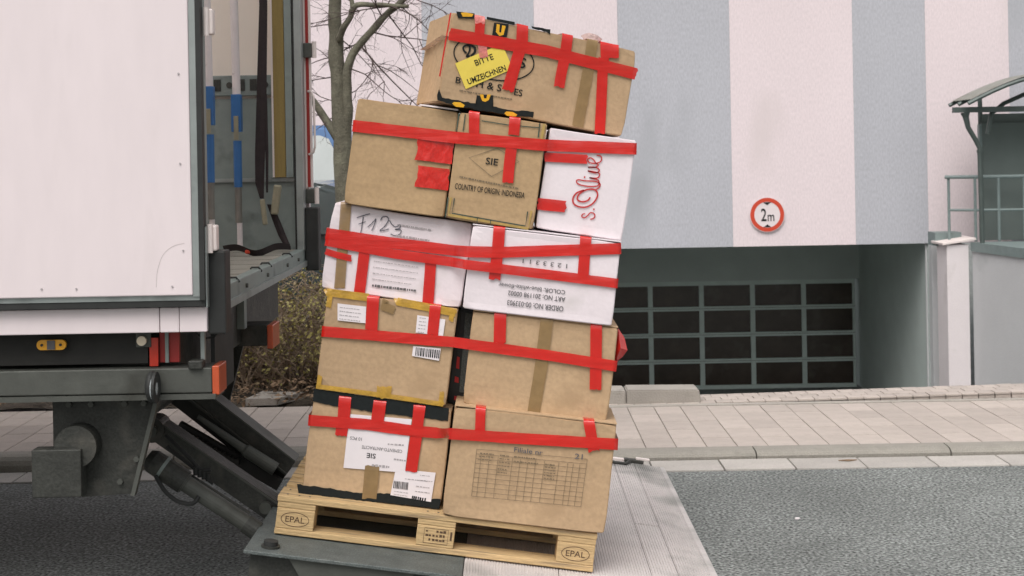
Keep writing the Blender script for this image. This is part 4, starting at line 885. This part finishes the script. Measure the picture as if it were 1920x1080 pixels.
# ------------------------------------------------------------------ things inside the truck
def load_bar(x, y, z0, label):
    b = thing('load_bar', label, 'load bar', (x, y, z0), group='telescopic load bars')
    obj('outer_tube', tube([(0, 0, .60), (-.018, 0, 2.2)], .021, 12), 'bar_white', b)
    obj('lever_clip', bx(-.026, .024, -.026, .026, .42, .61, bev=.004), 'blue', b)
    obj('lever', bx(-.012, .012, -.033, -.0265, .38, .50, bev=.002), 'ratchet', b)
    obj('grip', tube([(0, 0, .14), (0, 0, .375)], .021, 10), 'blue', b)
    obj('inner_tube', tube([(0, 0, -.04), (0, 0, .14)], .018, 10), 'bar_steel', b)
    obj('foot', tube([(.004, 0, -.16), (.004, 0, -.04)], .014, 10), 'bar_white', b)
    return b
load_bar(-1.375, 7.20, 1.39, 'telescopic load bar with blue grip in the middle of the truck opening')
load_bar(-1.462, 6.95, 1.42, 'telescopic load bar with blue grip beside the near door hinges')
sp = thing('ratchet_strap', 'black lashing strap hanging down the inner wall onto the truck floor', 'strap', (-1.215, 7.25, 1.2))
def strap_rib(pts, ws):
    bm = bmesh.new(); rows = []
    for (x, y, z), w in zip(pts, ws): rows.append([bm.verts.new((x - w / 2 - 0, y, z)), bm.verts.new((x, y - .006, z)), bm.verts.new((x + w / 2, y, z))])
    for a, b in zip(rows, rows[1:]):
        for k in range(2): bm.faces.new((a[k], a[k + 1], b[k + 1], b[k]))
    return bm
obj('webbing', strap_rib([(-.02, -.02, 2.4), (-.022, -.02, 1.25), (-.035, -.03, .85), (-.05, -.03, .5), (-.055, -.03, .35), (-.045, -.03, .27)], [.04, .042, .05, .052, .045, .02]), 'strap', sp)
obj('webbing_tail', strap_rib([(-.02, -.025, .8), (-.015, -.03, .5), (-.018, -.03, .3)], [.02, .016, .01]), 'strap', sp)
obj('webbing_lower', strap_rib([(-.005, -.03, .24), (.025, -.03, .16), (.055, -.03, .08), (.085, -.04, .02)], [.03, .038, .04, .03]), 'strap', sp)
rh_ = obj('ratchet', bx(-.025, .012, -.07, -.03, .19, .34, bev=.008), 'ratchet', sp, rot=(0, R(8), 0))
obj('ratchet_arm', bx(-.02, .006, -.085, -.07, .14, .27, bev=.006), 'ratchet', sp, rot=(0, R(-6), 0))
bm = bmesh.new()
pts = [(-.22, -.15, .02), (-.12, -.3, .035), (-.02, -.35, .008), (.05, -.2, .03), (.10, -.06, .02)]
P = spline(pts, 6); rows = [[bm.verts.new(p + Vector((0, -.02, .022))), bm.verts.new(p + Vector((0, .02, -.012)))] for p in P]
for a, b in zip(rows, rows[1:]): bm.faces.new((a[0], b[0], b[1], a[1]))
obj('floor_webbing', bm, 'strap', sp)
obj('red_tab', bx(-.075, -.05, -.36, -.33, .012, .032, bev=.006), 'sign_red', sp)
# ------------------------------------------------------------------ pallet
PT = (-.905, 5.31, .272)
pal = thing('pallet', 'wooden euro pallet carrying the cartons on the tail lift', 'pallet', PT, (0, TH, 0))
def board(x0, x1, y0, y1, z0, z1, name, ch=.0):
    bm = bx(0, x1 - x0, 0, y1 - y0, 0, z1 - z0, bev=.003)
    return obj(name, bm, 'pallet_wood', pal, (x0, y0, z0))
LP, DP = 1.2, .80
for y, w in ((0, .145), (.1875, .10), (.3275, .145), (.5125, .10), (.655, .145)): board(random.uniform(-.003, .003), LP + random.uniform(-.003, .003), y, y + w, .122, .144, 'deck_board')
for x in (0, .5275, 1.055): board(x + .001, x + .144, .002, DP - .002, .100, .1215, 'stringer_board')
blk = []
for x in (0, .5275, 1.055):
    for y, d in ((.001, .10), (.3275, .145), (.699, .10)):
        b = board(x + .0015, x + .1435, y, y + d, .0225, .0995, 'block'); blk.append((x, y, b))
for y, w in ((0, .10), (.3275, .145), (.70, .10)): board(.0, LP, y, y + w, 0, .022, 'bottom_board')
for x, y, b in blk:
    if y > .01: continue
    if x != .5275:
        bm = flat_stroke([(.071 + .052 * math.cos(2 * math.pi * k / 32), .038 + .026 * math.sin(2 * math.pi * k / 32)) for k in range(33)], .0022, -.0012)
        obj('stamp_oval', bm, 'stamp', b); obj('stamp_letters', text_mesh('EPAL', .022, .072, 0, .3), 'stamp', b, (.071, -.0012, .038))
    else:
        obj('stamp_frame', flat_stroke([(.028, .012), (.118, .012), (.118, .068), (.028, .068), (.028, .012)], .0018, -.0012, False), 'stamp', b)
        bm = bmesh.new()
        for r_ in range(3):
            for c_ in range(6):
                if random.random() < .75: bx(.034 + c_ * .013, .034 + c_ * .013 + random.uniform(.006, .011), -.0014, -.0008, .022 + r_ * .016, .022 + r_ * .016 + random.uniform(.005, .010), bm)
        obj('stamp_marks', bm, 'stamp', b)
        obj('stamp_marks', bx(.126, .133, -.0014, -.0008, .03, .062), 'stamp', b)
nm = None
for x in (.03, .075, .115, .56, .60, .64, 1.085, 1.13, 1.17):
    for y in (.03, .10):
        o = obj('nail', cyl((x, y, .1445), .004, .002, 'Z', 8), 'steel_mid', pal)
# ------------------------------------------------------------------ cartons
def carton_mesh(w, d, h, seed, dent=.006):
    bm = bmesh.new(); bmesh.ops.create_cube(bm, size=1)
    bmesh.ops.subdivide_edges(bm, edges=list(bm.edges), cuts=11, use_grid_fill=True)
    es = [e for e in bm.edges if len(e.link_faces) == 2 and e.calc_face_angle() > .5]
    for v in bm.verts: v.co = ((v.co.x + .5) * w, (v.co.y + .5) * d, (v.co.z + .5) * h)
    for v in bm.verts:
        x, y, z = v.co; s = Vector((seed * 7.3, seed * 1.7, seed))
        nf = (noise.noise(Vector((x * 4, z * 4, 0)) + s) + .5 * noise.noise(Vector((x * 11, z * 11, 5)) + s)) * .5 + .5
        if y < 1e-5: v.co.y += dent * max(0, min(1, nf)) * (1 if (.01 < x < w - .01 and .01 < z < h - .01) else .5)
        if z > h - 1e-5: v.co.z -= dent * 1.2 * max(0, min(1, noise.noise(Vector((x * 5, y * 5, 9)) + s) * .5 + .5))
        if x < 1e-5: v.co.x += dent * max(0, min(1, noise.noise(Vector((y * 5, z * 5, 4)) + s) * .5 + .4))
        if x > w - 1e-5: v.co.x -= dent * max(0, min(1, noise.noise(Vector((y * 5, z * 5, 7)) + s) * .5 + .4))
    rc = random.Random(seed * 31)
    for cx in (0, w):
        for cz in (0, h):
            amt = rc.uniform(.002, .013); cc = Vector((cx, 0, cz)); mid = Vector((w / 2, d / 2, h / 2)); rr = rc.uniform(.03, .07)
            for v in bm.verts:
                q = (v.co - cc).length
                if q < rr: v.co += (mid - cc).normalized() * amt * (1 - q / rr) ** 1.5
    bmesh.ops.bevel(bm, geom=es, offset=.0035, segments=2, affect='EDGES')
    return bm
INFO = {
 'A': ('cardboard', 'brown carton with torn black edges and white upside-down labels, lower left on pallet', 'brown carton'),
 'B': ('cardboard', 'plain brown carton with a printed table and number 21, lower right on pallet', 'brown carton'),
 'C': ('cardboard', 'brown carton edged with yellow tape and small white labels', 'brown carton'),
 'D': ('cardboard', 'light brown carton with vertical brown tape above the table-printed carton', 'brown carton'),
 'E': ('carton_white', 'white carton with handwriting and a vertical brown tape strip', 'white carton'),
 'F': ('carton_white', 'white carton with three upside-down lines of black print', 'white carton'),
 'G': ('cardboard_dark', 'plain brown carton with two crumpled red tape patches, left in the fourth row', 'brown carton'),
 'H': ('cardboard_dark', 'brown carton with diamond mark, SIE lettering and dark green border lines', 'brown carton'),
 'I': ('carton_white', 'white carton with vertical red script lettering', 'white carton'),
 'J': ('cardboard', 'long brown carton with yellow BITTE UMZEICHNEN note topping the stack', 'brown carton'),
 'K': ('carton_black', 'narrow black carton wedged between two brown cartons', 'black carton')}
CT = {}
for i, (k, q) in enumerate(BOX.items()):
    m_, lab, cat = INFO[k]
    c = thing('carton', lab, 'carton', q['o'], (0, q['th'], q['yaw']), 'cartons stacked on the pallet'); CT[k] = c
    obj('carton_body', carton_mesh(q['w'], q['d'], q['h'], i + 1), m_, c)
    if k in 'BDF':   # closing flap lip along the front top edge
        obj('top_flap', bx(.003, q['w'] - .003, .004, q['d'] * .5, q['h'] - .001, q['h'] + .003), m_, c)
PM = {'yellow_sign': ('note', 'paper_yellow', -.0026), 'label': ('paper_label', 'paper', -.0018), 'black': ('black_print', 'ink', -.0014), 'orange': ('orange_print', 'print_orange', -.0019), 'greyblue': ('grey_stripe', 'steel_plate', -.0014), 'redmark': ('red_mark', 'print_red', -.0018)}
for k, kind, pts in PATCH:
    nme, m_, y = PM[kind]; bm = bmesh.new()
    if kind == 'black' and len(pts) > 4:      # torn, ragged outline
        rp = []
        for (xa, za), (xb, zb) in zip(pts, pts[1:] + pts[:1]):
            n = max(1, int(math.hypot(xb - xa, zb - za) / .012)); rp += [(xa + (xb - xa) * j / n + (random.uniform(-.0016, .0016) if j else 0), za + (zb - za) * j / n + (random.uniform(-.0022, .0022) if j else 0)) for j in range(n)]
        pts = rp
    vs_ = [bm.verts.new((x, y, z)) for x, z in pts]; fc = bm.faces.new(vs_)
    bmesh.ops.triangulate(bm, faces=[fc])
    if kind in ('label', 'yellow_sign'):
        bmesh.ops.subdivide_edges(bm, edges=list(bm.edges), cuts=4, use_grid_fill=True)
        for v in bm.verts: v.co.y -= .0012 * abs(noise.noise(Vector((v.co.x * 25, v.co.z * 25, 2))))
    obj(nme, bm, m_, CT[k])
IM = {'ink': 'ink', 'ink2': 'ink2', 'ink3': 'ink3', 'red': 'print_red', 'pen': 'pen', 'green': 'print_green', 'ochre': 'print_ochre'}
def ink_for(k, kind): return 'ink_grey' if (kind == 'ink3' and k in 'EFCAI') else IM[kind]
for k, s, (x, z), h, w, kind, rot, bold in TEXT:
    on_note = s in ('BITTE', 'UMZEICHNEN')
    obj('lettering', text_mesh(s, h, w, rot, bold), ink_for(k, kind), CT[k], (x, -.0042 if on_note else (-.0034 if k == 'A' else -.0013), z))
def joined(name, k, m_, bms):
    bm = bmesh.new()
    for b in bms:
        me = bpy.data.meshes.new('t'); b.to_mesh(me); b.free(); bm.from_mesh(me); bpy.data.meshes.remove(me)
    return obj(name, bm, m_, CT[k])
grp = {}
for k, kind, pts, w in STROKE: grp.setdefault((k, kind), []).append(flat_stroke(pts, w, -.0012 - .0001 * (kind == 'green'), smooth=(kind in ('red', 'pen', 'ink') and len(pts) > 2)))
rd = random.Random(4)
for k, tl, tr, bl, rows, kind, hh in DASH:
    tl, tr, bl = Vector(tl), Vector(tr), Vector(bl); y = -.0034 if k in 'AC' else -.0013
    for r_ in range(rows):
        a = tl + (bl - tl) * (r_ / max(1, rows - 1) if rows > 1 else .5); L_ = (tr - tl).length; d = (tr - tl).normalized(); t = 0
        while t < L_ * rd.uniform(.8, 1):
            ln = min(rd.uniform(.004, .012), L_ - t)
            if ln > .001: grp.setdefault((k, kind), []).append(flat_stroke([tuple(a + d * t), tuple(a + d * (t + ln))], hh * rd.uniform(.7, 1.1), y, False))
            t += ln + rd.uniform(.0015, .004)
for (k, kind), bms in grp.items(): joined({'pen': 'handwriting', 'red': 'script_lettering'}.get(kind, 'printed_marks'), k, ink_for(k, kind), bms)['kind'] = 'stuff'
for k, tl, tr, bl in BAR:
    tl, tr, bl = Vector(tl), Vector(tr), Vector(bl); bms = []; t = 0
    while t < 1:
        w = rd.uniform(.015, .055); a = tl + (tr - tl) * (t + w / 2); bms.append(flat_stroke([tuple(a), tuple(a + (bl - tl))], w * (tr - tl).length, -.0035, False)); t += w + rd.uniform(.02, .05)
    joined('barcode', k, 'ink', bms)['kind'] = 'stuff'
SM = {'red': ('tape_strip', 'tape_red'), 'brown': ('brown_tape', 'tape_brown'), 'yellow': ('yellow_tape', 'tape_yellow'), 'pink': ('tape_strip', 'tape_pink')}
for i, (k, kind, pts, w, top) in enumerate(STRIP):
    y = -.0046 if kind in ('red', 'pink') else -.0022
    if k == 'E' and kind == 'red' and i > 0: y = -.0040
    path = [(x, y, z) for x, z in pts]; h = BOX[k]['h']
    if top: path = [(pts[0][0], .06, h + .0045), (pts[0][0], .0, h + .0045), (pts[0][0], y, h - .003)] + path[1:]
    nme, m_ = SM[kind]
    if k == 'G' and kind == 'red': m_ = 'tape_crumpled'
    obj(nme, ribbon(path, w, seed=i * 1.37, wob=.0009 if kind == 'red' else .0004), m_, CT[k], smooth=True)
# translucent tape end on the short side of the top carton
zt_ = BOX['J']['h'] * .72
bm = ribbon([(-.004, .0, zt_), (-.004, .1, zt_ - .008), (-.004, .34, zt_ - .03)], .038, seed=3)
obj('tape_end', bm, 'tape_clear', CT['J'], smooth=True)
obj('tape_strip', ribbon([(-.0045, .006, BOX['J']['h'] - .005), (-.0045, .008, BOX['J']['h'] - .25)], .006, seed=4), 'tape_red', CT['J'])
obj('paper_edge', bx(.235, .382, .015, .3, BOX['G']['h'] + .001, BOX['G']['h'] + .007), 'paper', CT['G'])
hj = BOX['J']['h']
obj('tape_end', ribbon([(.535, .03, hj + .004), (.555, .02, hj + .016), (.585, .02, hj + .014), (.61, .025, hj + .003)], .03, seed=8, step=.006), 'tape_clear', CT['J'], smooth=True)
# loose tape flap on the right of the second row
q = BOX['D']; w, h = q['w'], q['h']
bm = bmesh.new()
fl_ = [(w, h - .005), (w + .03, h - .04), (w + .046, h - .085), (w + .03, h - .11), (w + .005, h - .14), (w - .002, h - .10)]
vs_ = [bm.verts.new((x, .03 + .05 * j % .03, z)) for j, (x, z) in enumerate(fl_)]; cv = bm.verts.new((w + .015, .0, h - .075))
for j in range(6): bm.faces.new((vs_[j], vs_[(j + 1) % 6], cv))
obj('loose_tape', bm, 'tape_red', CT['D'])
for k, zz in (('F', .02), ('B', .02), ('D', .06)):
    pass
# red tape bands wound round each row
BL_ = {'row5': 'red tape band wound round the topmost long carton', 'row4': 'red tape band across the row with the script-lettered white carton',
       'row3a': 'upper red tape band across the two white cartons below the fourth row', 'row3b': 'lower slanting red tape band across the two white cartons with black print',
       'row2': 'red tape band across the yellow-taped carton and its neighbour', 'row1': 'red tape band across the two lowest cartons on the pallet'}
for i, (nme, pts, w, kind) in enumerate(BAND):
    P = [Vector(p) + Vector((0, -.0062 - (.0015 if nme == 'row3b' else 0), 0)) for p in pts]
    a, b = P[0].copy(), P[-1].copy(); d0 = (P[0] - P[1]).normalized(); d1 = (P[-1] - P[-2]).normalized()
    a += d0 * .005; b += d1 * .005
    back = Vector((0, .30, 0)) if nme != 'row5' else Vector((-.10, .33, 0))
    if nme == 'row5': a, b = P[0], P[-1]; full = P
    else: full = [a + back, a] + P[1:-1] + [b, b + back]
    t_ = thing('packing_tape', BL_[nme], 'tape', a, group='red tape bands round the carton rows')
    obj('tape_band', ribbon([p - a for p in full], w, seed=50 + i * 3.1, wob=.0012), 'tape_band', t_, smooth=True)
